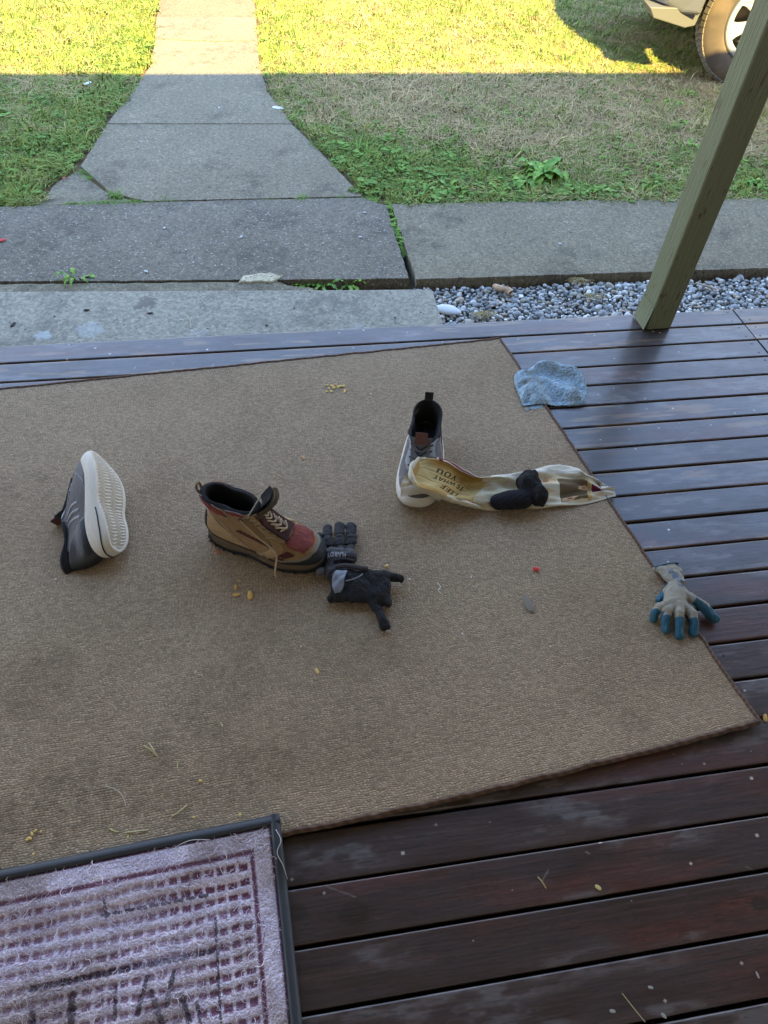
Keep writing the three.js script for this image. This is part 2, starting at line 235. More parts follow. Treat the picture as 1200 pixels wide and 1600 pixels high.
const step = one('concrete_step', worldUV(prism([[-1.9, -2.66], [0.648, -2.487], [0.640, -1.99], [-1.9, -1.99]], 0.2, 0.008), CK, 0.3, 0.8), stepMat, 'pale grey concrete step in front of the deck edge', 'step');
step.position.y = Y.step;

// ---------------------------------------------------------------- deck
const deck = struct('deck');
{
  const prof = (w) => { const s = new THREE.Shape(), r = 0.0045, t = 0.036; s.moveTo(0, -t); s.lineTo(w, -t); s.lineTo(w, -r); s.quadraticCurveTo(w, 0, w - r, 0); s.lineTo(r, 0); s.quadraticCurveTo(0, 0, 0, -r); s.lineTo(0, -t); return s; };
  const R = rng(77);
  const plank = (k, x0, x1, off) => {
    const z0 = Z0 + PITCH * k + 0.0028 + (R() - 0.5) * 0.0014, w = PITCH - 0.0062 + (R() - 0.5) * 0.001;
    const g = new THREE.ExtrudeGeometry(prof(w), { depth: x1 - x0, bevelEnabled: false, steps: 1, curveSegments: 4 });
    // local: x across, y up, z along -> world x along, z across
    const P = g.attributes.position, U = new Float32Array(P.count * 2);
    for (let i = 0; i < P.count; i++) {
      const a = P.getX(i), y = P.getY(i), b = P.getZ(i);
      P.setXYZ(i, x0 + b, y, z0 + a);
      U[2 * i] = (x0 + b + 2.6 + off) / 4.6; U[2 * i + 1] = ((k % LANES) + clamp(0.03 + 0.94 * a / PITCH - y * 0.8, 0.02, 0.98)) / LANES;
    }
    g.setAttribute('uv', new THREE.BufferAttribute(U, 2)); const ix = g.index; if (!ix) { for (let i = 0; i < P.count; i += 3) { const sw = (A, n) => { for (let c = 0; c < n; c++) { const t = A.array[(i + 1) * n + c]; A.array[(i + 1) * n + c] = A.array[(i + 2) * n + c]; A.array[(i + 2) * n + c] = t; } }; sw(P, 3); sw(g.attributes.uv, 2); } }
    g.deleteAttribute('normal'); g.computeVertexNormals();
    const m = part('plank', g, deckMat, deck); m.position.y = (R() - 0.5) * 0.002; return m;
  };
  const nailMat = std([0.09, 0.075, 0.065], 0.5, { metalness: 0.7 }), nailGeo = new THREE.CylinderGeometry(0.0032, 0.0032, 0.003, 10);
  for (let k = 0; k < 30; k++) {
    const a = plank(k, -2.5, 1.668 + (R() - 0.5) * 0.003, 0), b = plank(k, 1.673, 3.9, 0.45);
    if (k < 12) for (const [m, x] of [[a, 1.640], [b, 1.700]]) for (const f of [0.22, 0.76]) { const q = part('nail', nailGeo, nailMat, m); q.position.set(x + (R() - 0.5) * 0.01, -0.0008, Z0 + PITCH * (k + f)); }
  }
  const under = std([0.05, 0.035, 0.03], 0.9);
  for (let x = -2.2; x < 3.9; x += 0.55) part('joist', box(0.045, 0.13, 2.86, x, -0.102, Z0 + 1.46), under, deck);
  part('rim_board', box(6.4, 0.13, 0.036, 0.7, -0.1025, Z0 + 0.02), under, deck);
  part('soil_below', box(6.4, 0.02, 2.7, 0.7, -0.33, Z0 + 1.45), under, deck);
}

// ---------------------------------------------------------------- post, and the house that shades the porch
{
  const paint = tex(512, 1024, (u, v) => { const g = fbm(u * 60, v * 9, 3, 5), p = fbm(u * 8, v * 14, 4, 9), ch = sst(0.73, 0.76, fbm(u * 22, v * 16, 4, 15)); let c = mix3([0.40, 0.425, 0.315], [0.45, 0.475, 0.36], 0.5 * g + 0.5 * p); c = mix3(c, [0.30, 0.24, 0.17], ch * 0.8); return c; });
  const pb = tex(512, 1024, (u, v) => 0.7 * fbm(u * 110, v * 3, 3, 5) + 0.3 * vn(u * 60, v * 90, 8), false);
  const green = new THREE.MeshStandardMaterial({ map: paint, roughness: 0.6, bumpMap: pb, bumpScale: 0.003 });
  const post = thing('porch_post', 'square wooden post painted sage green standing at the deck edge', 'post');
  post.position.set(1.3354, 0.003, -1.9452);
  const w = 0.0937, s = new THREE.Shape(), h = w / 2, r = 0.004;
  s.moveTo(-h + r, -h); s.lineTo(h - r, -h); s.lineTo(h, -h + r); s.lineTo(h, h - r); s.lineTo(h - r, h); s.lineTo(-h + r, h); s.lineTo(-h, h - r); s.lineTo(-h, -h + r);
  const g = new THREE.ExtrudeGeometry(s, { depth: 2.26, bevelEnabled: false }).rotateX(-Math.PI / 2);
  { const P = g.attributes.position, U = new Float32Array(P.count * 2); for (let i = 0; i < P.count; i++) { U[2 * i] = (P.getX(i) + P.getZ(i) * 1.3) * 3.2; U[2 * i + 1] = P.getY(i) * 0.9; } g.setAttribute('uv', new THREE.BufferAttribute(U, 2)); }
  part('shaft', g, green, post);
  // a sliver of the left face has split off at the foot
  const sl = grid(6, 10, (u, v, p) => { const y = v * 0.085; p.set(-h - 0.001 - 0.012 * (1 - v) ** 1.5, y, lerp(-h + 0.002, h - 0.002, u) + 0.006 * (1 - v)); }, { uv: (u, v) => [u * 0.3 + 0.1, v * 0.08] });
  part('split_sliver', sl, new THREE.MeshStandardMaterial({ map: paint, roughness: 0.6, bumpMap: pb, bumpScale: 0.003, side: THREE.DoubleSide }), post, 'sage green sliver split from the foot of the post');
  const house = thing('house', 'cream house whose porch roof shades the deck', 'house'); house.position.set(0, 0, 0.92);
  const wallM = new THREE.MeshStandardMaterial({ color: new THREE.Color().setRGB(0.52, 0.47, 0.38), roughness: 0.85 }), trim = std([0.16, 0.17, 0.12], 0.6), roofM = std([0.06, 0.055, 0.05], 0.95), ceil = new THREE.MeshStandardMaterial({ color: new THREE.Color().setRGB(0.50, 0.47, 0.40), roughness: 0.85 });
  part('wall', box(13, 3.1, 0.2, 0.5, 1.2, 0.1), wallM, house);
  for (let k = 0; k < 16; k++) part('siding_board', box(12.9, 0.15, 0.018, 0.5, 0.09 + k * 0.148, -0.010).rotateX(0.0), wallM, house);
  part('ceiling', box(13, 0.03, 3.16, 0.5, 2.40, -1.62), ceil, house);
  part('beam', box(12.6, 0.13, 0.09, 0.5, 2.32, -2.865), trim, house);
  part('fascia', box(13, 0.16, 0.03, 0.5, 2.44, -3.22), trim, house);
  const roof = part('roof', box(13, 0.05, 7.0), roofM, house); roof.rotation.x = 0.30; roof.position.set(0.5, 2.50 + Math.sin(0.30) * 3.5, -3.26 + Math.cos(0.30) * 3.5); roof.rotation.x = -0.30;
  part('gable_wall', box(0.2, 3.6, 4.0, -6.1, 1.4, 2.2), wallM, house); part('gable_wall', box(0.2, 3.6, 4.0, 7.1, 1.4, 2.2), wallM, house);
}
// ---------------------------------------------------------------- grass, clover, gravel (past counting: stuff)
const col = (r, g, b) => new THREE.Color().setRGB(r, g, b);
function bladeTuft(n, rad, h0, h1, wid, lean, seed) {
  const R = rng(seed), P = [], N = [], I = [];
  for (let k = 0; k < n; k++) {
    const a = R() * 6.283, r = rad * Math.sqrt(R()), x = Math.cos(a) * r, z = Math.sin(a) * r, h = lerp(h0, h1, R()), b = R() * 6.283, l = lean * (0.3 + R()), w = wid * (0.7 + 0.6 * R()) / 2, dx = Math.cos(b), dz = Math.sin(b), c = P.length / 3;
    for (const [t, q] of [[0, 1], [0.55, 0.85], [1, 0]]) {
      const ox = dx * l * h * t * t, oz = dz * l * h * t * t, y = h * t * (1 - 0.35 * l * t);
      if (q) { P.push(x + ox - dz * w * q, y, z + oz + dx * w * q, x + ox + dz * w * q, y, z + oz - dx * w * q); } else P.push(x + ox, y, z + oz);
      for (let e = 0; e < (q ? 2 : 1); e++) N.push(dx * 0.35, 0.9, dz * 0.35);
    }
    I.push(c, c + 1, c + 2, c + 1, c + 3, c + 2, c + 2, c + 3, c + 4);
  }
  const g = new THREE.BufferGeometry(); g.setAttribute('position', new THREE.Float32BufferAttribute(P, 3)); g.setIndex(I); g.computeVertexNormals(); return g;
}
function cloverClump(n, rad, seed) {
  const R = rng(seed), G = [];
  for (let k = 0; k < n; k++) {
    const a = R() * 6.283, r = rad * Math.sqrt(R()), y = 0.010 + R() * 0.022, t = R() * 6.283, s = 0.006 + R() * 0.004;
    for (let q = 0; q < 3; q++) { const g = new THREE.CircleGeometry(s, 6).rotateX(-Math.PI / 2).translate(s * 0.95, 0, 0).rotateZ(0.25 + R() * 0.3).rotateY(t + q * 2.09).rotateX((R() - 0.5) * 0.5).translate(Math.cos(a) * r, y, Math.sin(a) * r); G.push(g); }
  }
  return mergeGeometries(G);
}
function scatter(name, geos, mat, list, label, category, parent) { // list: [x, y, z, turn, scale, color, (scaleY)]; kinds of one stuff are children of one group
  const grp = new THREE.Group(); grp.name = name; grp.userData = { label, category, kind: 'stuff' }; scene.add(grp);
  geos.forEach((g, k) => {
    const L = list.filter((_, i) => i % geos.length === k), im = new THREE.InstancedMesh(g, mat, L.length), m = new THREE.Matrix4(), q = new THREE.Quaternion(), e = new THREE.Euler();
    im.name = category.replace(/ /g, '_') + '_clump'; im.userData.kind = 'stuff';
    L.forEach(([x, y, z, t, s, c, sy, tx, tz], i) => { q.setFromEuler(e.set(tx ?? 0, t, tz ?? 0)); im.setMatrixAt(i, m.compose(V(x, y, z), q, V(s, s * (sy ?? 1), s))); im.setColorAt(i, c); });
    grp.add(im);
  });
  return grp;
}
const inPath = (x, z) => inside(PATHPOLY, x, z);
{
  const R = rng(101), green = [], dry = [], clover = [];
  const cell = 0.026;
  for (let z = -3.36; z > -10.5; z -= cell * (z < -8.2 ? 2 : 1)) for (let x = -3.6; x < 5.4; x += cell * (z < -8.2 ? 2 : 1)) {
    const px = x + (R() - 0.5) * cell * 1.6, pz = z + (R() - 0.5) * cell * 1.6, j = (fbm(px * 9, pz * 9, 2, 55) - 0.5) * 0.10;
    if (pz < -3.58 && inPath(px + (px > -0.35 ? -0.012 : 0.012) + j * 1.2, pz)) continue;
    const edge = px > 0.6 ? -3.50 + 0.03 * (px - 0.6) + j * 0.5 : -3.60;
    if (pz > edge && px > -1.36) continue;
    if (px > -0.9 && px < 0.62 && pz > -3.62) continue;
    if (inside([[-1.13, -3.55], [-1.09, -3.84], [-1.0, -3.97], [-0.7, -3.6]], px, pz)) continue;
    const left = px < -0.35, near = px > 0 ? sst(-4.35, -3.7, pz + 0.35 * (fbm(px * 2.2, pz * 2.2, 3, 8) - 0.5) + (px < 1.2 ? 0.35 : 0)) : 0;
    const pathside = sst(0.55, 0.1, Math.abs(px + 0.35) - lerp(0.95, 0.38, sst(-3.6, -5.4, pz)));
    let wet = left ? 0.72 + 0.5 * (fbm(px * 1.7, pz * 1.7, 3, 3) - 0.5) - 0.35 * sst(-1.6, -2.6, px) - 0.25 * sst(-4.9, -5.4, pz) : 0.17 + 0.6 * (fbm(px * 1.9, pz * 1.9, 4, 4) - 0.45);
    wet = clamp(wet + 0.6 * near + 0.22 * pathside + (left ? 0.30 : 0.42) * sst(-5.2, -5.7, pz));
    const q = R(), clump = 0.65 + 0.7 * fbm(px * 5.5, pz * 5.5, 3, 77), f = (0.8 + 0.4 * R()), y = Y.soil + 0.006;
    const rec = (c, sy = 1, sc0 = 1, sc = sc0 * (R() < 0.035 ? 1.7 : 1)) => [px, y, pz, R() * 6.283, (0.8 + 0.5 * R()) * sc * (0.75 + 0.25 * clump), c, sy * clump];
    if (q < wet) {
      if (R() < (left ? 0.16 : 0.08) + 0.22 * near && pz > -6.2) clover.push(rec(col(0.15 * f, 0.26 * f, 0.04 * f), 0.8, 0.75));
      else { const k = R(); green.push(rec(col(lerp(0.14, 0.27, k) * f, lerp(0.235, 0.28, k) * f, lerp(0.035, 0.05, k) * f), 0.75 + 0.4 * R())); }
    } else { const k = R(); dry.push(rec(col(lerp(0.32, 0.54, k) * f, lerp(0.235, 0.395, k) * f, lerp(0.10, 0.185, k) * f), 0.7 + 0.5 * R())); }
  }
  // grass growing in the joints
  const joint = (a, b, n, w, s0, g = green) => { for (let k = 0; k < n; k++) { const t = R(), f = 0.8 + 0.4 * R(); g.push([lerp(a[0], b[0], t) + (R() - 0.5) * w, Y.slab - 0.015, lerp(a[1], b[1], t) + (R() - 0.5) * w, R() * 6.283, s0 * (0.6 + 0.6 * R()), col(0.16 * f, 0.27 * f, 0.04 * f), 1]); } };
  joint([-1.0, -3.60], [-0.62, -3.602], 60, 0.03, 0.75); joint([-0.60, -3.602], [-0.45, -3.60], 9, 0.015, 0.8); joint([-0.79, -3.70], [-0.74, -3.66], 14, 0.04, 1.0); joint([-1.0, -3.99], [-0.9, -3.9], 20, 0.05, 0.6);
  joint([0.0, -3.597], [0.06, -3.597], 8, 0.02, 0.7); joint([0.16, -3.597], [0.21, -3.597], 12, 0.02, 1.0); joint([0.38, -3.597], [0.41, -3.597], 6, 0.02, 0.9); joint([0.50, -3.59], [0.56, -3.56], 10, 0.03, 0.9, dry);
  joint([0.627, -3.5], [0.627, -3.0], 46, 0.012, 0.55); joint([0.627, -3.5], [0.627, -3.1], 26, 0.012, 0.6, clover); joint([-1.36, -3.5], [-1.30, -3.1], 50, 0.06, 0.9);
  const leafM = std([1, 1, 1], 0.85), G = [bladeTuft(11, 0.030, 0.016, 0.048, 0.0042, 1.0, 1), bladeTuft(10, 0.032, 0.018, 0.056, 0.0040, 1.3, 2), bladeTuft(12, 0.028, 0.014, 0.042, 0.0048, 0.9, 3)];
  const D = [bladeTuft(12, 0.034, 0.018, 0.055, 0.0030, 1.7, 4), bladeTuft(11, 0.034, 0.016, 0.050, 0.0034, 2.1, 5)];
  scatter('green_grass', G, leafM, green, 'green lawn grass on both sides of the concrete path', 'grass');
  scatter('dry_grass', D, leafM, dry, 'straw coloured dry grass across the lawn', 'dry grass');
  scatter('clover', [cloverClump(6, 0.022, 7), cloverClump(7, 0.026, 8)], leafM, clover, 'clover and low weeds along the slab edges', 'clover');
  console.log('grass', green.length, dry.length, clover.length);
}
function pebble(seed, det = 2) { // a rounded, flattened stone of unit size
  const g = mergeVertices(new THREE.IcosahedronGeometry(1, det).deleteAttribute('normal').deleteAttribute('uv')), P = g.attributes.position, R = rng(seed), a = [R() * 9, R() * 9, R() * 9], sx = 1, sy = 0.55 + 0.25 * R(), sz = 0.7 + 0.25 * R();
  for (let i = 0; i < P.count; i++) { const x = P.getX(i), y = P.getY(i), z = P.getZ(i), d = 0.82 + 0.38 * vn(x * 1.2 + a[0], y * 1.2 + z + a[1], seed); P.setXYZ(i, x * sx * d, y * sy * d, z * sz * d); }
  g.computeVertexNormals(); return g;
}
{
  const R = rng(202), L = [], hues = [[0.25, 0.26, 0.26], [0.34, 0.345, 0.33], [0.18, 0.19, 0.195], [0.45, 0.45, 0.43], [0.36, 0.32, 0.25], [0.27, 0.27, 0.23], [0.60, 0.59, 0.55], [0.12, 0.125, 0.125], [0.30, 0.24, 0.18]];
  for (let lay = 0; lay < 2; lay++) for (let z = -1.94; z > -2.80; z -= 0.0205) for (let x = 0.64; x < 4.4; x += 0.0205) {
    const px = x + (R() - 0.5) * 0.02, pz = z + (R() - 0.5) * 0.02; if (pz < -2.765 + 0.016 * Math.max(0, px - 0.6) + 0.004) continue; if (px < 0.66 && pz > -2.5) continue;
    const s = 0.0065 + 0.012 * R() * R() + (R() < 0.05 ? 0.009 : 0), h = hues[Math.floor(Math.pow(R(), 1.5) * 9)], f = 1.0 + 0.55 * R();
    L.push([px, Y.gravel - 0.014 + lay * 0.013 + R() * 0.008 + 0.012 * (fbm(px * 5, pz * 5, 2, 7) - 0.5), pz, R() * 6.283, s, col(h[0] * f, h[1] * f, h[2] * f), 0.9, (R() - 0.5) * 0.9, (R() - 0.5) * 0.9]);
  }
  scatter('gravel', [1, 2, 3, 4, 5].map((k) => pebble(k * 7)), std([1, 1, 1], 0.62), L, 'bed of blue grey rounded gravel between deck and side slab', 'gravel');
  struct('gravel_bed', worldUV(box(4.2, 0.05, 0.95, 2.6, Y.gravel - 0.045, -2.33), CK), std([0.10, 0.085, 0.07], 1));
  const p = at(700, 484, -0.32), wr = new THREE.Mesh(pebble(91, 3), std([0.62, 0.62, 0.60], 0.7)); wr.name = 'white_rock'; wr.userData = { label: 'large flat white rock in the gravel beside the step corner', category: 'rock' }; wr.scale.set(0.066, 0.022, 0.038); wr.rotation.y = -0.45; wr.position.copy(p); scene.add(wr);
  const chip = (u, v, y, len, r, turn, c, label) => { const g = tube([V(-len / 2, 0, 0), V(-len * 0.1, r * 0.4, r * 0.4), V(len * 0.2, r * 0.3, -r * 0.3), V(len / 2, 0, 0)], r, 14, 7); const Pp = g.attributes.position; for (let i = 0; i < Pp.count; i++) { const n = 0.75 + 0.5 * vn(Pp.getX(i) * 120, Pp.getZ(i) * 120 + Pp.getY(i) * 90, 3); Pp.setY(i, Pp.getY(i) * 0.7 * n); Pp.setZ(i, Pp.getZ(i) * n); } g.computeVertexNormals(); const m = one('wood_chip', g, std(c, 0.85), label, 'wood chip'); m.position.copy(at(u, v, y)); m.rotation.y = turn; return m; };
  chip(785, 452, -0.318, 0.085, 0.017, -0.75, [0.50, 0.33, 0.20], 'thick pale and orange bark chip lying on the gravel');
  chip(1104, 447, -0.322, 0.10, 0.006, -0.7, [0.46, 0.38, 0.30], 'thin pale stick lying on the gravel behind the post');
  const straw = (u, v, n, label) => { const G = [], q = rng(u); for (let k = 0; k < n; k++) { const a = q() * 6.28, l = 0.02 + q() * 0.03, x = (q() - 0.5) * 0.07, z = (q() - 0.5) * 0.035; G.push(tube([V(x - Math.cos(a) * l, q() * 0.01, z - Math.sin(a) * l * 0.5), V(x, 0.008 + q() * 0.012, z), V(x + Math.cos(a) * l, q() * 0.01, z + Math.sin(a) * l * 0.5)], 0.0011, 4, 4)); } const m = one('straw_clump', mergeGeometries(G), std([0.50, 0.41, 0.21], 0.85), label, 'straw'); m.position.copy(at(u, v, -0.325)); };
  straw(755, 494, 44, 'clump of dry straw on gravel near the white rock'); straw(905, 440, 30, 'clump of dry straw on gravel below the side slab'); straw(925, 465, 26, 'wisp of dry straw in the middle of the gravel bed');
}

// ---------------------------------------------------------------- weeds: rosettes of single leaves
const leafTex = tex(128, 256, (u, v) => { const m = Math.exp(-(((u - 0.5) / 0.035) ** 2)), n = fbm(u * 14, v * 20, 3, 3), ve = 0.5 + 0.5 * Math.sin((v * 34 + Math.abs(u - 0.5) * 26)); return mix3(mix3([0.40, 0.56, 0.17], [0.54, 0.68, 0.27], n * 0.8 + 0.2 * ve), [0.66, 0.74, 0.42], m * 0.7); });
const weedMats = [std([0.85, 0.9, 0.8], 0.6, { map: leafTex }), std([0.6, 0.72, 0.55], 0.6, { map: leafTex }), std([1.0, 1.0, 0.75], 0.6, { map: leafTex })];
function leaf(len, wid, lobes, rise, droop, seed) {
  const R = rng(seed), tw = (R() - 0.5) * 0.8;
  return grid(6, 18, (u, v, p) => { const s = u * 2 - 1, w = wid * Math.pow(Math.sin(Math.PI * clamp(v * 0.94 + 0.03)), 0.8) * (0.5 + 0.7 * v) * (1 - lobes * (0.5 + 0.5 * Math.cos(v * 34))) * Math.sign(s) * Math.abs(s); const y = rise * len * Math.sin(v * 1.7) - droop * len * v * v; p.set(w, y + 0.22 * Math.abs(w) + 0.12 * w * tw + 0.003 * Math.sin(v * 21 + s * 2), len * v * 0.95); });
}
function weed(u, v, y, n, l0, l1, wid, lobes, rise, seed, label, group) {
  const g = thing('weed', label, 'weed', group), R = rng(seed); g.position.copy(at(u, v, y));
  for (let k = 0; k < n; k++) { const len = lerp(l0, l1, R()), m = part('leaf', leaf(len, wid * (0.8 + 0.4 * R()), lobes, rise * (0.6 + 0.8 * R()), 0.35 + 0.5 * R(), seed * 31 + k), weedMats[Math.floor(R() * 3)], g); m.rotation.y = (k / n) * 6.283 + (R() - 0.5) * 0.7; m.rotation.x = -0.15 * R(); }
  return g;
}
weed(122, 443, Y.slab - 0.03, 9, 0.07, 0.13, 0.013, 0.45, 0.75, 3, 'dandelion weed growing by the left of the pale step');
weed(505, 449, Y.slab - 0.035, 8, 0.05, 0.10, 0.014, 0.5, 0.45, 4, 'low toothed weed in the crack beside the mortar patch');
weed(545, 447, Y.slab - 0.035, 10, 0.06, 0.11, 0.013, 0.55, 0.5, 5, 'bushy toothed weed in the crack at the landing edge');
weed(475, 449, Y.slab - 0.035, 7, 0.05, 0.09, 0.016, 0.5, 0.4, 6, 'grey green weed in the crack touching the mortar patch');
weed(357, 446, Y.slab - 0.035, 6, 0.025, 0.05, 0.010, 0.4, 0.5, 7, 'tiny weed in the narrow crack behind the step');
weed(845, 284, Y.soil, 22, 0.08, 0.15, 0.036, 0.35, 0.75, 8, 'tall broad leaved weed at the lawn edge by the side slab');
weed(818, 290, Y.soil, 14, 0.06, 0.11, 0.032, 0.35, 0.6, 9, 'broad leaved weed beside the tallest weed on the lawn');
weed(872, 298, Y.soil, 14, 0.06, 0.12, 0.030, 0.4, 0.5, 10, 'broad leaved weed leaning over the side slab edge');
weed(832, 274, Y.soil, 12, 0.06, 0.11, 0.034, 0.35, 0.8, 41, 'upright pale green weed behind the tallest weed on the lawn');
weed(866, 279, Y.soil, 12, 0.06, 0.11, 0.034, 0.35, 0.7, 42, 'leafy weed on the post side of the tallest weed');
weed(893, 294, Y.soil, 10, 0.05, 0.09, 0.028, 0.4, 0.5, 43, 'low spreading weed between the tall weeds and the post');
for (const [u, v, s] of [[905, 302, 11], [935, 303, 12], [975, 300, 13], [700, 298, 14], [730, 304, 15], [665, 300, 16], [640, 296, 17], [780, 304, 18], [1010, 292, 19], [1165, 290, 20], [1185, 296, 21], [520, 232, 22]]) weed(u, v, Y.soil, 8, 0.05, 0.10, 0.017, 0.35, 0.6, s, 'small leafy weed in the green fringe of the lawn', 'small weeds along the lawn edge');
for (const [u, v, s] of [[1052, 165, 31], [1075, 232, 32], [1058, 195, 33]]) weed(u, v, Y.soil, 11, 0.05, 0.10, 0.02, 0.3, 0.5, s, 'green weed patch in the dry lawn near the car wheel', 'green weeds in the dry grass');

// ---------------------------------------------------------------- the parked car
{
  const car = thing('parked_car', 'silver car parked on the dry lawn, front wheel beside the post', 'car');
  const tyreTex = tex(256, 256, (u, v) => { const n = fbm(u * 60, v * 9, 4, 3), m = sst(0.35, 0.7, fbm(u * 14, v * 3, 3, 6)); return mix3([0.30, 0.26, 0.22], [0.44, 0.37, 0.30], 0.5 * n + 0.5 * m); });
  const alloy = new THREE.MeshPhysicalMaterial({ color: col(0.50, 0.50, 0.49), roughness: 0.4, metalness: 0.25, clearcoat: 0.5, clearcoatRoughness: 0.2 }), rimDark = new THREE.MeshPhysicalMaterial({ color: col(0.16, 0.16, 0.16), roughness: 0.5, metalness: 0.6, side: THREE.DoubleSide });
  const SC = 0.40; car.position.set(3.47, Y.soil + 0.004, -5.12); car.rotation.y = -0.17;
  const paint = new THREE.MeshPhysicalMaterial({ color: col(0.20, 0.20, 0.205), roughness: 0.42, metalness: 0.5, clearcoat: 0.8, clearcoatRoughness: 0.08 }), liner = std([0.20, 0.20, 0.205], 0.6), plastic = std([0.12, 0.115, 0.105], 0.6), glass = std([0.02, 0.025, 0.03], 0.05);
  // side profile with wheel openings; x to the rear, wheel centre at x = 0
  const s = new THREE.Shape(), a = 0.475, WB = 2.75, cy = SC;
  const arch = (x) => { const dy = 0.44 - cy, t0 = Math.PI - Math.asin(dy / a), t1 = Math.asin(dy / a); for (let k = 0; k <= 14; k++) { const t = lerp(t0, t1, k / 14); s.lineTo(x + a * Math.cos(t), cy + a * Math.sin(t)); } };
  s.moveTo(-0.93, 0.56); s.lineTo(-0.86, 0.48); s.lineTo(-0.70, 0.44); s.lineTo(-a, 0.43); arch(0); s.lineTo(WB - a, 0.42); arch(WB); s.lineTo(WB + 0.75, 0.46); s.lineTo(WB + 0.9, 0.6); s.lineTo(WB + 0.88, 1.0); s.lineTo(WB + 0.7, 1.72); s.lineTo(WB + 0.2, 1.80); s.lineTo(0.95, 1.78); s.lineTo(0.35, 1.22); s.lineTo(-0.5, 1.10); s.lineTo(-0.86, 0.95); s.lineTo(-0.95, 0.75);
  const bend = (g) => { const P = g.attributes.position; for (let i = 0; i < P.count; i++) { const x = P.getX(i), y = P.getY(i), z = P.getZ(i), f = sst(-0.35, -1.0, x), c = z + 0.87, top = sst(1.15, 1.8, y); P.setXYZ(i, x + 0.22 * f * (c / 0.87) ** 2, y, -0.87 + c * (1 - 0.10 * f - 0.16 * top)); } g.computeVertexNormals(); return g; };
  const bodyG = new THREE.ExtrudeGeometry(s, { depth: 1.64, bevelEnabled: true, bevelThickness: 0.05, bevelSize: 0.045, bevelOffset: -0.045, bevelSegments: 4, steps: 10 }).translate(0, 0, -1.69);
  part('body', bend(bodyG), paint, car);
  const bs = new THREE.Shape(); bs.moveTo(-0.97, 0.58); bs.lineTo(-0.92, 0.47); bs.lineTo(-0.74, 0.425); bs.lineTo(-0.52, 0.43); bs.lineTo(-0.47, 0.62); bs.lineTo(-0.95, 0.70);
  part('bumper', bend(new THREE.ExtrudeGeometry(bs, { depth: 1.70, bevelEnabled: true, bevelThickness: 0.04, bevelSize: 0.03, bevelOffset: -0.03, bevelSegments: 4, steps: 10 }).translate(0, 0, -1.705)), paint, car);
  const fl = new THREE.Shape(); fl.moveTo(-0.80, 0.45); fl.lineTo(-0.76, 0.40); fl.lineTo(-0.53, 0.355); fl.lineTo(-0.47, 0.37); fl.lineTo(-0.455, 0.46);
  part('air_deflector', new THREE.ExtrudeGeometry(fl, { depth: 0.22, bevelEnabled: true, bevelThickness: 0.006, bevelSize: 0.006, bevelSegments: 2 }).translate(0, 0, -0.262), plastic, car);
  part('wheel_liner', new THREE.CylinderGeometry(0.47, 0.47, 0.5, 28, 1, true, Math.PI / 2, Math.PI).rotateX(Math.PI / 2).translate(0, cy, -0.30), liner, car);
  part('added_sun_blocker', box(1.06, 0.62, 0.02, 0.0, 0.68, -0.40), liner, car);  // unseen panel added to keep sun from passing through the wheel arch
  const win = grid(8, 4, (u, v, p) => p.set(lerp(0.62, WB + 0.5, u) + 0.42 * v * (1 - u) * 1.0, lerp(1.18, 1.66, v), 0.005 - 0.15 * sst(1.15, 1.8, lerp(1.18, 1.66, v)) * 0.9 - 0.02)); part('side_window', win, glass, car);
  for (const z of [0.0, -1.74]) for (const x of [0, WB]) {
    const front = x === 0, w = new THREE.Group(); w.name = 'wheel'; w.position.set(x, cy, z === 0 ? -0.03 : z); w.rotation.y = front ? -0.13 : 0; if (z) w.rotation.y += Math.PI; car.add(w);
    // local: axis along z, outer face at z = 0
    const prof = [[0.245, -0.012], [0.262, 0.0], [0.30, 0.006], [0.345, 0.0], [0.375, -0.012], [0.390, -0.030], [0.396, -0.055], [0.398, -0.115], [0.396, -0.175], [0.388, -0.205], [0.34, -0.225], [0.26, -0.215], [0.245, -0.2]].map(([r, h]) => new THREE.Vector2(r, h));
    const dust = tyreTex;
    const tyre = part('tyre', new THREE.LatheGeometry(prof, 72).rotateX(Math.PI / 2), std([1, 1, 1], 0.9, { map: dust }), w, 'dusty brown tyre');
    const lugs = []; for (let k = 0; k < 64; k++) for (let r = 0; r < 4; r++) { const b = box(r === 0 || r === 3 ? 0.032 : 0.026, 0.012, 0.040, 0, 0.4, -0.045 - r * 0.047); if (r === 0) b.applyMatrix4(new THREE.Matrix4().makeTranslation(0, -0.4, 0.045)).rotateX(0.55).translate(0, 0.393, -0.034); b.rotateZ(((k + (r % 2) * 0.5) / 64) * 6.2832); lugs.push(b); }
    const tr = part('tread', mergeGeometries(lugs), std([0.17, 0.145, 0.115], 0.95), tyre); tr.userData.kind = 'stuff';
    const rim = part('rim', new THREE.LatheGeometry([[0.214, -0.19], [0.212, -0.06], [0.214, -0.03], [0.228, -0.008], [0.240, -0.004], [0.249, -0.012], [0.249, -0.2]].map(([r, h]) => new THREE.Vector2(r, h)), 64).rotateX(Math.PI / 2), rimDark, w);
    part('rim_ring', new THREE.LatheGeometry([[0.198, -0.040], [0.200, -0.012], [0.208, -0.004], [0.232, -0.004], [0.236, -0.014]].map(([r, h]) => new THREE.Vector2(r, h)), 64).rotateX(Math.PI / 2), alloy, rim);
    const sp = new THREE.Shape([[0.02, -0.020], [0.06, -0.030], [0.12, -0.032], [0.17, -0.042], [0.206, -0.062], [0.206, 0.062], [0.17, 0.042], [0.12, 0.032], [0.06, 0.030], [0.02, 0.020]].map(([x, y]) => new THREE.Vector2(x, y)));
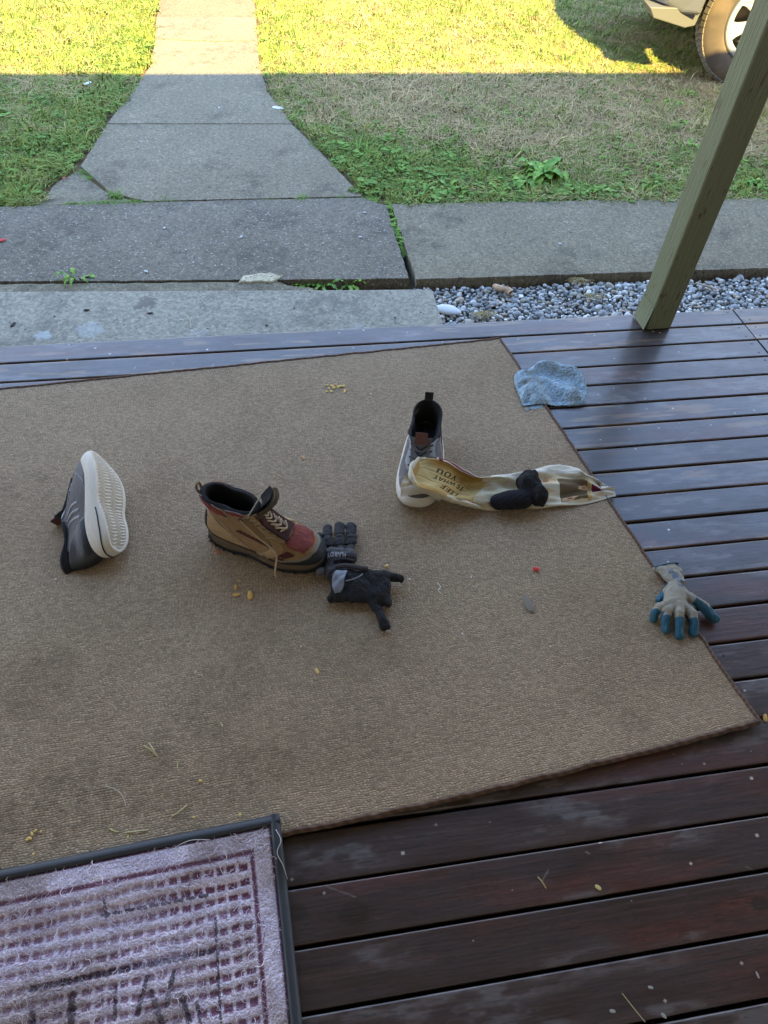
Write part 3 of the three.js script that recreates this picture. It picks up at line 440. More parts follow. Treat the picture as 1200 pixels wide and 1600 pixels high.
    const sg = new THREE.ExtrudeGeometry(sp, { depth: 0.022, bevelEnabled: true, bevelThickness: 0.006, bevelSize: 0.006, bevelOffset: -0.006, bevelSegments: 3 }); { const P = sg.attributes.position; for (let i = 0; i < P.count; i++) P.setZ(i, P.getZ(i) - 0.052 + 0.022 * sst(0.05, 0.2, P.getX(i)) - 1.2 * P.getY(i) ** 2); sg.computeVertexNormals(); }
    for (let k = 0; k < 6; k++) { const q = part('spoke', sg, alloy, rim); q.rotation.z = ((k + 0.3) / 6) * 6.2832; }
    part('brake_disc', new THREE.CylinderGeometry(0.17, 0.17, 0.02, 40).rotateX(Math.PI / 2).translate(0, 0, -0.12), std([0.16, 0.13, 0.11], 0.5, { metalness: 0.7 }), w);
    part('hub_cap', new THREE.CylinderGeometry(0.032, 0.036, 0.02, 24).rotateX(Math.PI / 2).translate(0, 0, -0.018), alloy, rim);
  }
}
// ---------------------------------------------------------------- the carpet on the deck
const RUG = { tl: [-1.95, -1.685], tr: [0.745, -1.880], br: [0.952, -0.470], bl: [-1.75, -0.262] }, RT = 0.009;
function rugAt(a, b, p = V()) { // a along from the left, b from the far edge to the near one
  const w = 0.006 * (fbm(a * 7, 1.5, 2, 3) - 0.5) + 0.005 * Math.sin(a * 9 + 1);
  const x = lerp(lerp(RUG.tl[0], RUG.tr[0], a), lerp(RUG.bl[0], RUG.br[0], a), b), z = lerp(lerp(RUG.tl[1], RUG.tr[1], a), lerp(RUG.bl[1], RUG.br[1], a), b) + w * (b > 0.5 ? (b - 0.5) * 3 : 0);
  const lift = 0.006 * sst(0.93, 1, b) * (0.4 + fbm(a * 6, 4, 2, 8)) + 0.004 * sst(0.95, 1, a) * fbm(b * 8, 2, 2, 9);
  return p.set(x, RT + lift + 0.0015 * fbm(x * 5, z * 5, 2, 4), z);
}
const carpet = thing('carpet', 'large tan loop pile carpet with brown bound edges on the deck', 'carpet');
{
  const LX = 2.7, LZ = 1.42, W = 2048, H = 1088;
  // rows of small loops: each loop a bump, rows run along a
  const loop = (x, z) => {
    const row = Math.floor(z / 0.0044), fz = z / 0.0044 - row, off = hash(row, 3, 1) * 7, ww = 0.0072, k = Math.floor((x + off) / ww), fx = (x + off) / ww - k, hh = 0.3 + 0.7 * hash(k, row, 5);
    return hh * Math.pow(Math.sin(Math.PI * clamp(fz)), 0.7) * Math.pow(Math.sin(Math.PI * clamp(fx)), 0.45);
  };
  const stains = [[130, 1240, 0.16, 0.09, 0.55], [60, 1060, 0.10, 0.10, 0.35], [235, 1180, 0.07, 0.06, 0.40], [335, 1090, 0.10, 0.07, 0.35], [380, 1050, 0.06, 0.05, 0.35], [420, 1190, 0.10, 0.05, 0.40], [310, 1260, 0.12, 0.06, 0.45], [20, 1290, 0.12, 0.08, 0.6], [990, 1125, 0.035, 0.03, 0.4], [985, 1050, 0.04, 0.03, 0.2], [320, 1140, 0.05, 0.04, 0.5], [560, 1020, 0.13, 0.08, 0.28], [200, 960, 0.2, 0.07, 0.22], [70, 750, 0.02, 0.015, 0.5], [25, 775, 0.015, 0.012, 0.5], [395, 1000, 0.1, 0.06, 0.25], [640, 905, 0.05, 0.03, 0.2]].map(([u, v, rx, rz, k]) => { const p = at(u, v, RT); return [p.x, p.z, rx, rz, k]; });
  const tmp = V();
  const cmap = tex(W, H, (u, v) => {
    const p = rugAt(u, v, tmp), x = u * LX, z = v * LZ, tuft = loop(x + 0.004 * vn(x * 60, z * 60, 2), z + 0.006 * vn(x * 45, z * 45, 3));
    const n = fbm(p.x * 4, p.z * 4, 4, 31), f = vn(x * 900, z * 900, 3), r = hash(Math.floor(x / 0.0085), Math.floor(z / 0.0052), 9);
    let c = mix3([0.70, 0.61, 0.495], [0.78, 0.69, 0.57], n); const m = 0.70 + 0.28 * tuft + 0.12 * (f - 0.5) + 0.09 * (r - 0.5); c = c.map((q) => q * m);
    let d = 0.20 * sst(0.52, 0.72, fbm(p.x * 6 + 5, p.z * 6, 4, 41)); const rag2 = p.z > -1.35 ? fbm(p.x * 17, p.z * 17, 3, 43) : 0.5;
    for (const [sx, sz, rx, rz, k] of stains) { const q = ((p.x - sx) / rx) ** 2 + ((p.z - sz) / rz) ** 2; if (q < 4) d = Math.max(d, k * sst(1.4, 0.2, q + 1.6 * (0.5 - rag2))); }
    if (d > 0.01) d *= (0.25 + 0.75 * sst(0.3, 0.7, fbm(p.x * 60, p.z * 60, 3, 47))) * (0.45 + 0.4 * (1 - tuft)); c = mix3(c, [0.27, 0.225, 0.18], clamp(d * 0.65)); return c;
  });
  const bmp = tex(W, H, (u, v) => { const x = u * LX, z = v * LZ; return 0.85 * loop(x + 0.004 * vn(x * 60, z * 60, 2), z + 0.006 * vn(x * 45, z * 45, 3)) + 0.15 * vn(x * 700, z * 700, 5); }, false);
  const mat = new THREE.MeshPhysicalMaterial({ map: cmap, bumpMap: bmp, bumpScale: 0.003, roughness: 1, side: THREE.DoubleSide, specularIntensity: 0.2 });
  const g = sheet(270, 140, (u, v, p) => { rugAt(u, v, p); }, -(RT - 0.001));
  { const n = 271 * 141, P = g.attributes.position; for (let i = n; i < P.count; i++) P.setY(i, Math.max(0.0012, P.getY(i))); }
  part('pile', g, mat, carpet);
  const bindT = tex(1024, 32, (u, v) => { const s = 0.5 + 0.5 * Math.sin(u * 1024 * 0.7 + v * 6), n = fbm(u * 90, v * 4, 3, 6); return mix3([0.27, 0.205, 0.165], [0.44, 0.34, 0.27], 0.55 * s + 0.45 * n); });
  const bindM = std([1, 1, 1], 0.95, { map: bindT });
  const edge = (name, fn, n, len) => { const pts = []; for (let k = 0; k <= n; k++) { const p = fn(k / n); p.y = Math.max(0.0062, p.y - 0.003); p.x += (vn(k * 0.7, 1, 5) - 0.5) * 0.003; p.z += (vn(k * 0.7, 2, 6) - 0.5) * 0.003; pts.push(p); } const c = new THREE.CatmullRomCurve3(pts), gg = new THREE.TubeGeometry(c, n * 4, 0.006, 8); const P = gg.attributes.position; for (let i = 0; i < P.count; i++) { const j = Math.floor(i / 9), a = j % 2 ? 0.0005 : -0.0003, q = c.getPointAt(clamp(j / (n * 4))); const d = V().fromBufferAttribute(P, i).sub(q), L = d.length(); d.multiplyScalar((L + a) / L).add(q); P.setXYZ(i, d.x, d.y, d.z); } gg.computeVertexNormals(); part('bound_edge', gg, bindM, carpet); };
  edge('far', (t) => rugAt(t, 0), 200); edge('right', (t) => rugAt(1, t), 110); edge('near', (t) => rugAt(t, 1), 200);
}

// ---------------------------------------------------------------- the door mat
const mat0 = thing('door_mat', 'lilac and purple door mat with black rubber rim overlapping the tan carpet', 'door mat');
{
  const o = at(437, 1273, 0.022), MW = 0.86, MH = 0.56; mat0.position.set(o.x, 0, o.z); mat0.rotation.y = 0.058;
  // local: x runs to -MW (left), z to +MH (towards the house); the far right corner is the origin; the mat leans from the carpet down onto the planks
  const base = (x, z) => 0.0085 + 0.017 * sst(0.13, 0.045, z) + 0.001 * Math.sin(x * 20);
  const rubber = std([0.028, 0.033, 0.04], 0.55), B = 0.020;
  const rimBar = (x0, z0, x1, z1, nx, nz) => { // nx, nz: outward
    return grid(60, 6, (u, v, p) => { const x = lerp(x0, x1, u), z = lerp(z0, z1, u), prof = [[1, -0.006], [1, 0.004], [0.75, 0.0085], [0.4, 0.0095], [0.2, 0.009], [0.05, 0.004], [0, -0.006]], q = Math.round(v * 6), [e, y] = prof[q]; p.set(x + nx * B * (e - 1), base(x, z) + y, z + nz * B * (e - 1)); });
  };
  for (const a of [[-MW, 0, 0, 0, 0, -1], [0, 0, 0, MH, 1, 0], [0, MH, -MW, MH, 0, 1], [-MW, MH, -MW, 0, -1, 0]]) part('rubber_rim', rimBar(...a), rubber, mat0);
  part('backing', grid(40, 26, (u, v, p) => { const x = -lerp(0.005, MW - 0.005, u), z = lerp(0.005, MH - 0.005, v); p.set(x, base(x, z) - 0.004, z); }), rubber, mat0);
  const ROW = 0.0225, COL = 0.0205;
  const strokes = []; // black dye: dashes along a row and the strokes of a lettering
  const loc = (u, v) => { const p = at(u, v, 0.02).sub(V(o.x, 0, o.z)); const c = Math.cos(-0.058), s = Math.sin(-0.058); return [p.x * c + p.z * s, -p.x * s + p.z * c]; };
  const S = (a, b, c, d, w = 0.0045) => strokes.push([...loc(0 + a / 2.4, 1200 + b / 2.4), ...loc(c / 2.4, 1200 + d / 2.4), w]);
  for (let k = 0; k < 13; k++) { const x = 110 + k * 56; S(x, 826 - k * 11.6, x + 34, 820 - k * 11.6, 0.0050); }
  for (let k = 0; k < 9; k++) { const x = 380 + k * 46; S(x, 552 - k * 9, x + 26, 548 - k * 9, 0.0030); }
  S(547, 785, 512, 920); S(563, 840, 604, 955); S(650, 765, 620, 890); S(680, 850, 708, 950); S(430, 820, 428, 940, 0.0032); S(265, 850, 262, 955, 0.006); S(805, 560, 826, 950, 0.0022); S(392, 500, 396, 555, 0.003); S(116, 920, 118, 958, 0.005); S(735, 880, 750, 960, 0.003);
  const segd = (x, z, [a, b, c, d]) => { const dx = c - a, dz = d - b, t = clamp(((x - a) * dx + (z - b) * dz) / (dx * dx + dz * dz)); return Math.hypot(x - a - dx * t, z - b - dz * t); };
  const dye = (x, z) => { // 0 pale pile .. 1 purple ground
    const d = Math.min(-x, z, x + MW, MH - z) - B, line = Math.max(sst(0.006, 0.0015, Math.abs(d - 0.037)), sst(0.004, 0.001, d));
    const inner = d > 0.045 ? 1 : 0, rz = z / ROW + 0.3 * vn(x * 9, z * 30, 3) + 0.16 * vn(x * 55, z * 40, 13), rx = x / COL + 0.2 * vn(x * 30, z * 9, 4) + 0.12 * vn(x * 90, z * 90, 14), fr = rz - Math.floor(rz), fc = rx - Math.floor(rx);
    const cellp = sst(0.38, 0.55, fr) * sst(1.0, 0.86, fr) * sst(0.12, 0.28, fc) * sst(0.98, 0.82, fc), amt = 0.32 + 0.68 * sst(0.3, 0.7, fbm(x * 11 + 3, z * 11, 3, 8)) * (0.5 + 0.5 * sst(-0.35, -0.05, x));
    return [clamp(line * 0.9 + inner * cellp * amt), inner ? cellp * amt : line, fr];
  };
  const height = (x, z) => { const d = Math.min(-x, z, x + MW, MH - z) - B, [q, , fr] = dye(x, z); const rowH = d > 0.045 ? Math.pow(Math.sin(Math.PI * clamp((fr + 0.35) % 1)), 0.8) : 0.75; return 0.0018 + 0.0040 * rowH * (0.75 + 0.5 * fbm(x * 60, z * 60, 3, 5)) * (1 - 0.55 * q) + 0.002 * (fbm(x * 240, z * 240, 2, 6) - 0.5); };
  const colour = (x, z) => {
    const [q] = dye(x, z), n = fbm(x * 40, z * 40, 3, 11), n2 = fbm(x * 9, z * 9, 3, 12);
    let c = mix3([0.76, 0.72, 0.78], [0.92, 0.88, 0.93], n); c = mix3(c, [0.53, 0.47, 0.43], 0.45 * sst(0.45, 0.75, n2)); c = mix3(c, mix3([0.46, 0.24, 0.34], [0.36, 0.26, 0.31], n2), q * 0.88);
    let k = 0; for (const s of strokes) { const e = segd(x, z, s); if (e < s[4] * 2) k = Math.max(k, sst(s[4] * 1.25, s[4] * 0.6, e + 0.0025 * (vn(x * 300, z * 300, 3) - 0.5))); }
    return mix3(c, [0.11, 0.09, 0.12], k * (0.25 + 0.5 * n));
  };
  const t = tex(1536, 1024, (u, v) => { const c = colour(-MW + u * MW, v * MH), f = vn(u * 900, v * 600, 3); return c.map((q) => q * (0.84 + 0.32 * f)); });
  const tb = tex(1024, 1024, (u, v) => 0.6 * vn(u * 300, v * 220, 4) + 0.4 * vn(u * 600, v * 500, 5), false);
  const pm = std([1, 1, 1], 1, { map: t, bumpMap: tb, bumpScale: 0.004, specularIntensity: 0.1 });
  part('pile', grid(430, 280, (u, v, p) => { const x = -MW + B + u * (MW - 2 * B), z = B + v * (MH - 2 * B); p.set(x, base(x, z) + height(x, z), z); }, { uv: (u, v, p) => [(p.x + MW) / MW, p.z / MH] }), pm, mat0);
  // loose curled yarn on top
  const R = rng(909), yarn = [0, 1, 2].map((k) => { const q = rng(k + 60), pts = []; let x = 0, z = 0, a = q() * 6; for (let i = 0; i < 6; i++) { pts.push(V(x, 0.001 + 0.0035 * Math.sin(i / 5 * Math.PI) * q(), z)); a += (q() - 0.5) * 2.2; x += Math.cos(a) * 0.0042; z += Math.sin(a) * 0.0042; } return tube(pts, 0.0005, 8, 4); });
  const grp = new THREE.Group(); grp.name = 'loose_yarn'; grp.userData.kind = 'stuff'; mat0.add(grp);
  const lin = new THREE.Color();
  for (const g of yarn) { const N = 4500, im = new THREE.InstancedMesh(g, std([1, 1, 1], 1), N), m = new THREE.Matrix4(), qn = new THREE.Quaternion(); im.name = 'yarn'; im.userData.kind = 'stuff'; for (let i = 0; i < N; i++) { const x = -B - R() * (MW - 2 * B), z = B + R() * (MH - 2 * B), s = 0.3 + R() * 0.4 + (R() < 0.025 ? 0.6 : 0), [q] = dye(x, z); qn.setFromAxisAngle(V(0, 1, 0), R() * 6.28); im.setMatrixAt(i, m.compose(V(x, base(x, z) + height(x, z) - 0.0005, z), qn, q > 0.5 && R() < 0.7 ? V(0.001, 0.001, 0.001) : V(s, s, s))); const c = colour(x, z), f = 1.0 + 0.22 * R(); im.setColorAt(i, lin.setRGB(clamp(c[0] * f), clamp(c[1] * f), clamp(c[2] * f), THREE.SRGBColorSpace)); } grp.add(im); }
  const thread = (pts, r) => part('loose_thread', tube(pts.map(([u, v, y]) => { const [x, z] = loc(u, v); return V(x, base(x, z) + y, z); }), r, 40, 5), std([0.50, 0.50, 0.50], 1), mat0);
  thread([[432, 1300, 0.010], [440, 1318, 0.014], [434, 1335, 0.012], [442, 1352, 0.009], [449, 1373, 0.004]], 0.0008); thread([[350, 1330, 0.010], [356, 1345, 0.014], [345, 1355, 0.012], [352, 1368, 0.013], [366, 1360, 0.010]], 0.0008); thread([[280, 1325, 0.010], [300, 1318, 0.014], [330, 1316, 0.012]], 0.0007);
}
// ---------------------------------------------------------------- shoes
// an upper is a stack of rings round the foot: s goes round from the heel along the +z side to the toe (0.5) and back, v from the sole to the collar
function upper(rings, dip = 0, curve = 0) {
  const keys = ['xh', 'xf', 'yh', 'yf', 'hw', 'bw', 'n'], A = {}; for (const k of keys) A[k] = rings.map((r) => r[k] ?? 2.4);
  return (s, v, p = V()) => {
    const q = {}; for (const k of keys) q[k] = crv(A[k], v);
    const th = s * 6.283185, c = Math.cos(th), sn = Math.sin(th), u = (1 - c) / 2;
    const w = lerp(q.hw, q.bw, sst(0.1, 0.75, u)) - 0.004 * Math.exp(-(((u - 0.4) / 0.16) ** 2)), r = Math.pow(1 - Math.pow(Math.abs(c), q.n) + 1e-6, 1 / q.n);
    const y = lerp(q.yh, q.yf, Math.pow(u, 1.15)) - dip * v * v * v * Math.sin(Math.PI * clamp(u * 1.1)) ** 2;
    return p.set(lerp(q.xh, q.xf, u), y, Math.sign(sn) * w * r + curve * (u * u - 0.3 * u));
  };
}
// sole: rings from the tread edge up to the welt
function soleParts(L, W, heelW, hh, hb, curve, spring, arch, waist = 0.004) {
  const out = (s, k, p, ins = 0) => { const th = s * 6.283185, c = Math.cos(th), sn = Math.sin(th), u = (1 - c) / 2, w = (lerp(heelW, W, sst(0.1, 0.75, u)) - waist * Math.exp(-(((u - 0.4) / 0.16) ** 2)) - ins) * k, n = 2.5, r = Math.pow(1 - Math.pow(Math.abs(c), n) + 1e-6, 1 / n); return p.set(lerp(ins, L - ins, 0.5 + (u - 0.5) * k), 0, Math.sign(sn) * w * r + curve * (u * u - 0.3 * u)); };
  const bottom = (u) => spring * Math.pow(sst(0.62, 1.08, u), 1.6) + 0.35 * spring * sst(0.16, -0.05, u) + arch * Math.exp(-(((u - 0.42) / 0.11) ** 2));
  const top = (u) => lerp(hh, hb, sst(0.15, 0.7, u)) + spring * 0.8 * sst(0.7, 1.05, u);
  return { out, bottom, top };
}
const leatherBump = tex(256, 256, (u, v) => 0.6 * vn(u * 90, v * 90, 3) + 0.4 * vn(u * 40, v * 40, 4), false); leatherBump.repeat.set(6, 6);
const weaveBump = tex(256, 256, (u, v) => 0.5 + 0.5 * Math.sin(u * 200) * Math.sin(v * 200), false); weaveBump.repeat.set(5, 5);
const mottled = (a, b, k = 30, seed = 3) => { const t = tex(256, 256, (u, v) => mix3(a, b, 0.6 * fbm(u * k, v * k, 4, seed) + 0.4 * vn(u * 200, v * 200, seed + 2))); t.repeat.set(4, 4); return t; };
const M = {
  suede: std([1, 1, 1], 0.95, { map: mottled([0.44, 0.345, 0.225], [0.60, 0.49, 0.335]), bumpMap: leatherBump, bumpScale: 0.0015 }),
  suedeLight: std([1, 1, 1], 0.95, { map: mottled([0.53, 0.435, 0.305], [0.68, 0.575, 0.425], 20, 5), bumpMap: leatherBump, bumpScale: 0.0015 }),
  red: std([1, 1, 1], 0.9, { map: mottled([0.26, 0.08, 0.08], [0.66, 0.32, 0.26], 26, 7), bumpMap: leatherBump, bumpScale: 0.002 }),
  redMesh: std([1, 1, 1], 0.9, { map: mottled([0.22, 0.09, 0.09], [0.36, 0.16, 0.15], 60, 8), bumpMap: weaveBump, bumpScale: 0.002 }),
  rubber: std([0.016, 0.018, 0.021], 0.65, { specularIntensity: 0.6, bumpMap: leatherBump, bumpScale: 0.0008 }),
  lining: std([0.010, 0.010, 0.013], 1, { bumpMap: weaveBump, bumpScale: 0.002 }), navy: std([0.035, 0.05, 0.07], 0.7, { bumpMap: leatherBump, bumpScale: 0.001 }),
  midBrown: std([1, 1, 1], 0.85, { map: mottled([0.30, 0.25, 0.19], [0.40, 0.33, 0.25], 14, 9) }), lace: std([0.40, 0.31, 0.20], 0.95), metal: std([0.10, 0.09, 0.08], 0.4, { metalness: 0.8 }),
  grey: std([1, 1, 1], 0.9, { map: mottled([0.41, 0.40, 0.395], [0.49, 0.48, 0.47], 60, 11), bumpMap: weaveBump, bumpScale: 0.0016 }), greyLight: std([0.26, 0.27, 0.28], 0.8), blackKnit: std([0.014, 0.014, 0.018], 0.95, { bumpMap: weaveBump, bumpScale: 0.002 }),
  counter: std([0.012, 0.015, 0.020], 0.30, { bumpMap: leatherBump, bumpScale: 0.0005 }), foam: std([1, 1, 1], 0.75, { map: mottled([0.72, 0.70, 0.65], [0.84, 0.82, 0.77], 12, 13) }), tread: std([1, 1, 1], 0.8, { map: mottled([0.72, 0.69, 0.62], [0.84, 0.81, 0.75], 12, 14) }), tag: std([0.12, 0.05, 0.045], 0.75), tagLight: std([0.32, 0.26, 0.22], 0.8), laceDark: std([0.012, 0.012, 0.015], 0.8), stripe: std([0.33, 0.33, 0.34], 0.8), tongueGrey: std([0.17, 0.165, 0.165], 0.95, { bumpMap: weaveBump, bumpScale: 0.002 }), stitch: std([0.42, 0.40, 0.36], 0.9), blackLine: std([0.012, 0.012, 0.014], 0.6),
};
const ringMesh = (fn, nu, nv) => grid(nu, nv, fn, { wrap: true, uv: (u, v) => [u * 0.7, v * 0.2] });
const mirror = (poly) => poly.map(([s, v]) => [1 - s, v]).reverse();
function lining(surf, depth, inset) { // collar rolls over, then the lining falls into the shoe
  return (s, v, p) => { const c = V(); surf(s, 1, p); surf(0, 1, c); const f = V(); surf(0.5, 1, f); c.add(f).multiplyScalar(0.5); const roll = clamp(v / 0.25), down = sst(0.2, 1, v), k = inset * Math.sin(roll * Math.PI / 2) + 0.1 * down; const dx = c.x - p.x, dz = c.z - p.z, L = Math.hypot(dx, dz) + 1e-6, m = Math.min(k * 0.1 + inset * Math.sin(roll * Math.PI / 2) * 0.9, L * 0.9); p.x += dx / L * m; p.z += dz / L * m; p.y += 0.004 * Math.sin(roll * Math.PI) - depth * down; };
}

// the hiking boot
const boot = thing('hiking_boot', 'tan and maroon lace-up hiking boot standing upright on the carpet', 'boot');
{
  const L = 0.305, surf = upper([
    { xh: 0.010, xf: 0.298, yh: 0.036, yf: 0.028, hw: 0.037, bw: 0.053, n: 2.5 }, { xh: -0.001, xf: 0.303, yh: 0.060, yf: 0.050, hw: 0.041, bw: 0.056, n: 2.7 }, { xh: 0.001, xf: 0.286, yh: 0.088, yf: 0.073, hw: 0.040, bw: 0.050, n: 2.4 },
    { xh: 0.008, xf: 0.236, yh: 0.114, yf: 0.088, hw: 0.039, bw: 0.042, n: 2.2 }, { xh: 0.010, xf: 0.192, yh: 0.138, yf: 0.110, hw: 0.040, bw: 0.038, n: 2.2 }, { xh: 0.004, xf: 0.162, yh: 0.160, yf: 0.135, hw: 0.043, bw: 0.039, n: 2.2 }, { xh: 0.000, xf: 0.150, yh: 0.174, yf: 0.158, hw: 0.042, bw: 0.038, n: 2.2 }], 0.004, 0.012);
  part('upper', ringMesh(surf, 120, 60), M.suede, boot);
  part('lining', ringMesh(lining(surf, 0.095, 0.014), 80, 24), M.lining, boot);
  part('footbed', ringMesh((s, v, p) => { surf(s, 0.15, p); p.x = lerp(0.09, p.x, 0.85 * v); p.z *= 0.85 * v; p.y = 0.048; }, 40, 6), M.lining, boot);
  const sp = soleParts(L, 0.058, 0.044, 0.040, 0.032, 0.012, 0.014, 0.009), wave = (s) => 0.003 * Math.sin(s * 40);
  part('midsole', ringMesh((s, v, p) => { const u = (1 - Math.cos(s * 6.283)) / 2, b = sp.bottom(u) + 0.011, t = sp.top(u); sp.out(s, 1 + 0.012 * Math.sin(v * Math.PI) - 0.012 * v, p); p.y = lerp(b, t, v); }, 120, 8), M.midBrown, boot);
  part('welt', ringMesh((s, v, p) => { const u = (1 - Math.cos(s * 6.283)) / 2; sp.out(s, 1 - 0.20 * v, p); p.y = sp.top(u); }, 100, 3), M.midBrown, boot);
  const outs = part('outsole', ringMesh((s, v, p) => { const u = (1 - Math.cos(s * 6.283)) / 2, b = sp.bottom(u); sp.out(s, 1.01, p); p.y = lerp(b, b + 0.012 + wave(s) + 0.012 * sst(0.85, 1, u) + 0.014 * sst(0.1, 0, u), v); if (v > 0.95) p.y += 0; }, 160, 5), M.rubber, boot);
  part('sole_bottom', ringMesh((s, v, p) => { const u0 = (1 - Math.cos(s * 6.283)) / 2; sp.out(s, 1.01, p); p.x = lerp(L / 2, p.x, v); p.z *= v; const u = p.x / L; p.y = sp.bottom(clamp(u)); }, 80, 12), M.rubber, boot);
  for (let k = 0; k < 26; k++) { const s = 0.02 + (k / 26) * 0.96, p = V(); sp.out(s, 1.0, p); const u = (1 - Math.cos(s * 6.283)) / 2; if (u > 0.36 && u < 0.5) continue; const b = part('lug', box(0.008, 0.008, 0.010), M.rubber, outs); b.position.set(p.x, sp.bottom(u) + 0.003, p.z * 0.95); b.rotation.y = s * 6.283; }
  const seam = (poly, o = 0.0026) => { const pts = poly.map(([q, v]) => { const p = V(), a = V(), b = V(); surf(q, v, p); surf(q + 0.003, v, a); surf(q, v + 0.006, b); a.sub(p); b.sub(p); return p.addScaledVector(a.cross(b).normalize(), o); }); part('stitching', tube(pts, 0.0007, pts.length * 6, 4), M.stitch, boot); };
  const both = (name, poly, d, m, label) => { if (name !== 'mesh_inset') for (const q of [poly, mirror(poly)]) seam([...q, q[0]], d * 0.8); part(name, patch(surf, poly, d), m, boot, label); part(name, patch(surf, mirror(poly), d), m, boot, label); };
  part('toe_cap', patch(surf, [[0.30, 0.0], [0.335, 0.11], [0.385, 0.20], [0.44, 0.29], [0.5, 0.315], [0.56, 0.29], [0.615, 0.20], [0.665, 0.11], [0.70, 0.0]], 0.0024), M.rubber, boot, 'black rubber toe cap');
  part('toe_cap_edge', patch(surf, [[0.29, 0.0], [0.328, 0.135], [0.38, 0.23], [0.435, 0.32], [0.5, 0.345], [0.565, 0.32], [0.62, 0.23], [0.672, 0.135], [0.71, 0.0]], 0.0012), std([0.17, 0.15, 0.12], 0.85), boot);
  part('vamp', patch(surf, [[0.40, 0.30], [0.43, 0.35], [0.5, 0.365], [0.57, 0.35], [0.60, 0.30], [0.635, 0.40], [0.60, 0.50], [0.55, 0.535], [0.5, 0.545], [0.45, 0.535], [0.40, 0.50], [0.365, 0.40]], 0.0018), M.red, boot, 'maroon suede panel over the toes');
  both('eyestay', [[0.385, 0.48], [0.42, 0.545], [0.452, 0.56], [0.462, 0.66], [0.455, 0.80], [0.44, 0.97], [0.36, 0.97], [0.375, 0.80], [0.36, 0.66], [0.34, 0.52]], 0.0024, M.suedeLight);
  both('mesh_inset', [[0.19, 0.38], [0.30, 0.30], [0.325, 0.37], [0.22, 0.47]], 0.0014, M.redMesh, 'dark maroon mesh inset'); both('mesh_inset', [[0.325, 0.17], [0.365, 0.27], [0.345, 0.33], [0.30, 0.20]], 0.0014, M.redMesh, 'dark maroon mesh inset'); both('mesh_inset', [[0.27, 0.12], [0.32, 0.10], [0.325, 0.16], [0.285, 0.20]], 0.0014, M.redMesh, 'dark maroon mesh inset');
  both('collar_panel', [[0.055, 0.80], [0.10, 0.74], [0.22, 0.72], [0.235, 0.93], [0.20, 0.995], [0.05, 0.995]], 0.0026, M.red, 'maroon padded collar panel'); both('collar_panel', [[0.25, 0.90], [0.345, 0.90], [0.345, 0.995], [0.25, 0.995]], 0.0024, M.red);
  part('heel_collar', patch(surf, [[-0.05, 0.80], [0.05, 0.80], [0.045, 0.998], [-0.045, 0.998]], 0.003), M.navy, boot); part('heel_patch', patch(surf, [[-0.075, 0.10], [0.075, 0.10], [0.055, 0.42], [0.03, 0.5], [-0.03, 0.5], [-0.055, 0.42]], 0.0026), M.rubber, boot);
  both('heel_overlay', [[0.06, 0.05], [0.22, 0.05], [0.20, 0.20], [0.09, 0.62], [0.06, 0.62]], 0.0018, M.suedeLight); both('side_strap', [[0.24, 0.04], [0.275, 0.04], [0.375, 0.52], [0.34, 0.54]], 0.0026, M.suedeLight);
  // tongue and laces
  const mid = (v, z, o, p = V()) => { surf(0.5, v, p); const q = V(); surf(0.5, Math.min(1, v + 0.02), q); q.sub(p); const n = V(q.y, -q.x, 0).normalize(); p.addScaledVector(n, o); p.y -= 5.5 * z * z; p.z += z; return p; };
  part('tongue', sheet(12, 30, (u, v, p) => { const z = lerp(-0.026, 0.026, u); if (v < 0.7) mid(0.56 + v / 0.7 * 0.42, z, 0.0035, p); else { const t = (v - 0.7) / 0.3; mid(0.98, z * (1 + 0.35 * t), 0.0035, p); p.y += 0.036 * t - 3 * z * z * t; p.x += 0.012 * t - 0.0 * t; p.x -= 3 * z * z * 4 * t; } }, 0.006), M.redMesh, boot);
  const tt = (u, v, p) => { const z = lerp(-0.037, 0.037, u), t = lerp(0.25, 1, v); mid(0.98, 0, 0.0045, p); p.z += z * (1 - 0.25 * (1 - t)); p.y += 0.050 * t - 3.5 * z * z; p.x += 0.034 * t - 12 * z * z; };
  const tp = part('tongue_top', sheet(14, 10, tt, 0.010), M.suedeLight, boot, 'padded tan tongue top'); part('tongue_lining', sheet(14, 10, (u, v, p) => { tt(u, v, p); p.x -= 0.0095; p.y += 0.002; }, 0.003), M.lining, tp);
  part('tongue_mark', patch((s, v, p) => tt(s, v, p), [[0.32, 0.42], [0.68, 0.42], [0.68, 0.52], [0.32, 0.52]], 0.0008, 0.06, 0.03, 0.002), M.blackLine, tp);
  const eye = (k, side) => { const v = 0.575 + k * 0.062, ds = 0.092 + k * 0.009, p = V(); surf(0.5 + side * ds, v, p); p.y += 0.0035; return p; };
  for (let k = 0; k < 6; k++) {
    for (const sd of [-1, 1]) { const e = part('eyelet', new THREE.TorusGeometry(0.0035, 0.0014, 6, 14), M.metal, boot); e.position.copy(eye(k, sd)); e.rotation.x = Math.PI / 2 - 0.5 * sd; }
    if (k < 5) for (const sd of [-1, 1]) { const a = eye(k, sd), b = eye(k + 1, -sd), c = mid(0.575 + (k + 0.5) * 0.062, 0, 0.009 + 0.002 * sd); part('lace', tube([a, a.clone().lerp(c, 0.4).add(V(0, 0.008, 0)), c, b.clone().lerp(c, 0.4).add(V(0, 0.008, 0)), b], 0.0026, 18, 6), M.lace, boot); }
  }
  const p0 = V(), p1 = V(), p2 = V(), p3 = V(); surf(0.315, 0.86, p0); surf(0.315, 0.60, p1); surf(0.31, 0.3, p2); surf(0.30, 0.0, p3); p0.z += 0.003; p1.z += 0.009; p2.z += 0.008; p3.z += 0.016; const e = part('eyelet', new THREE.TorusGeometry(0.0042, 0.0016, 6, 14), M.metal, boot); e.position.copy(p0);
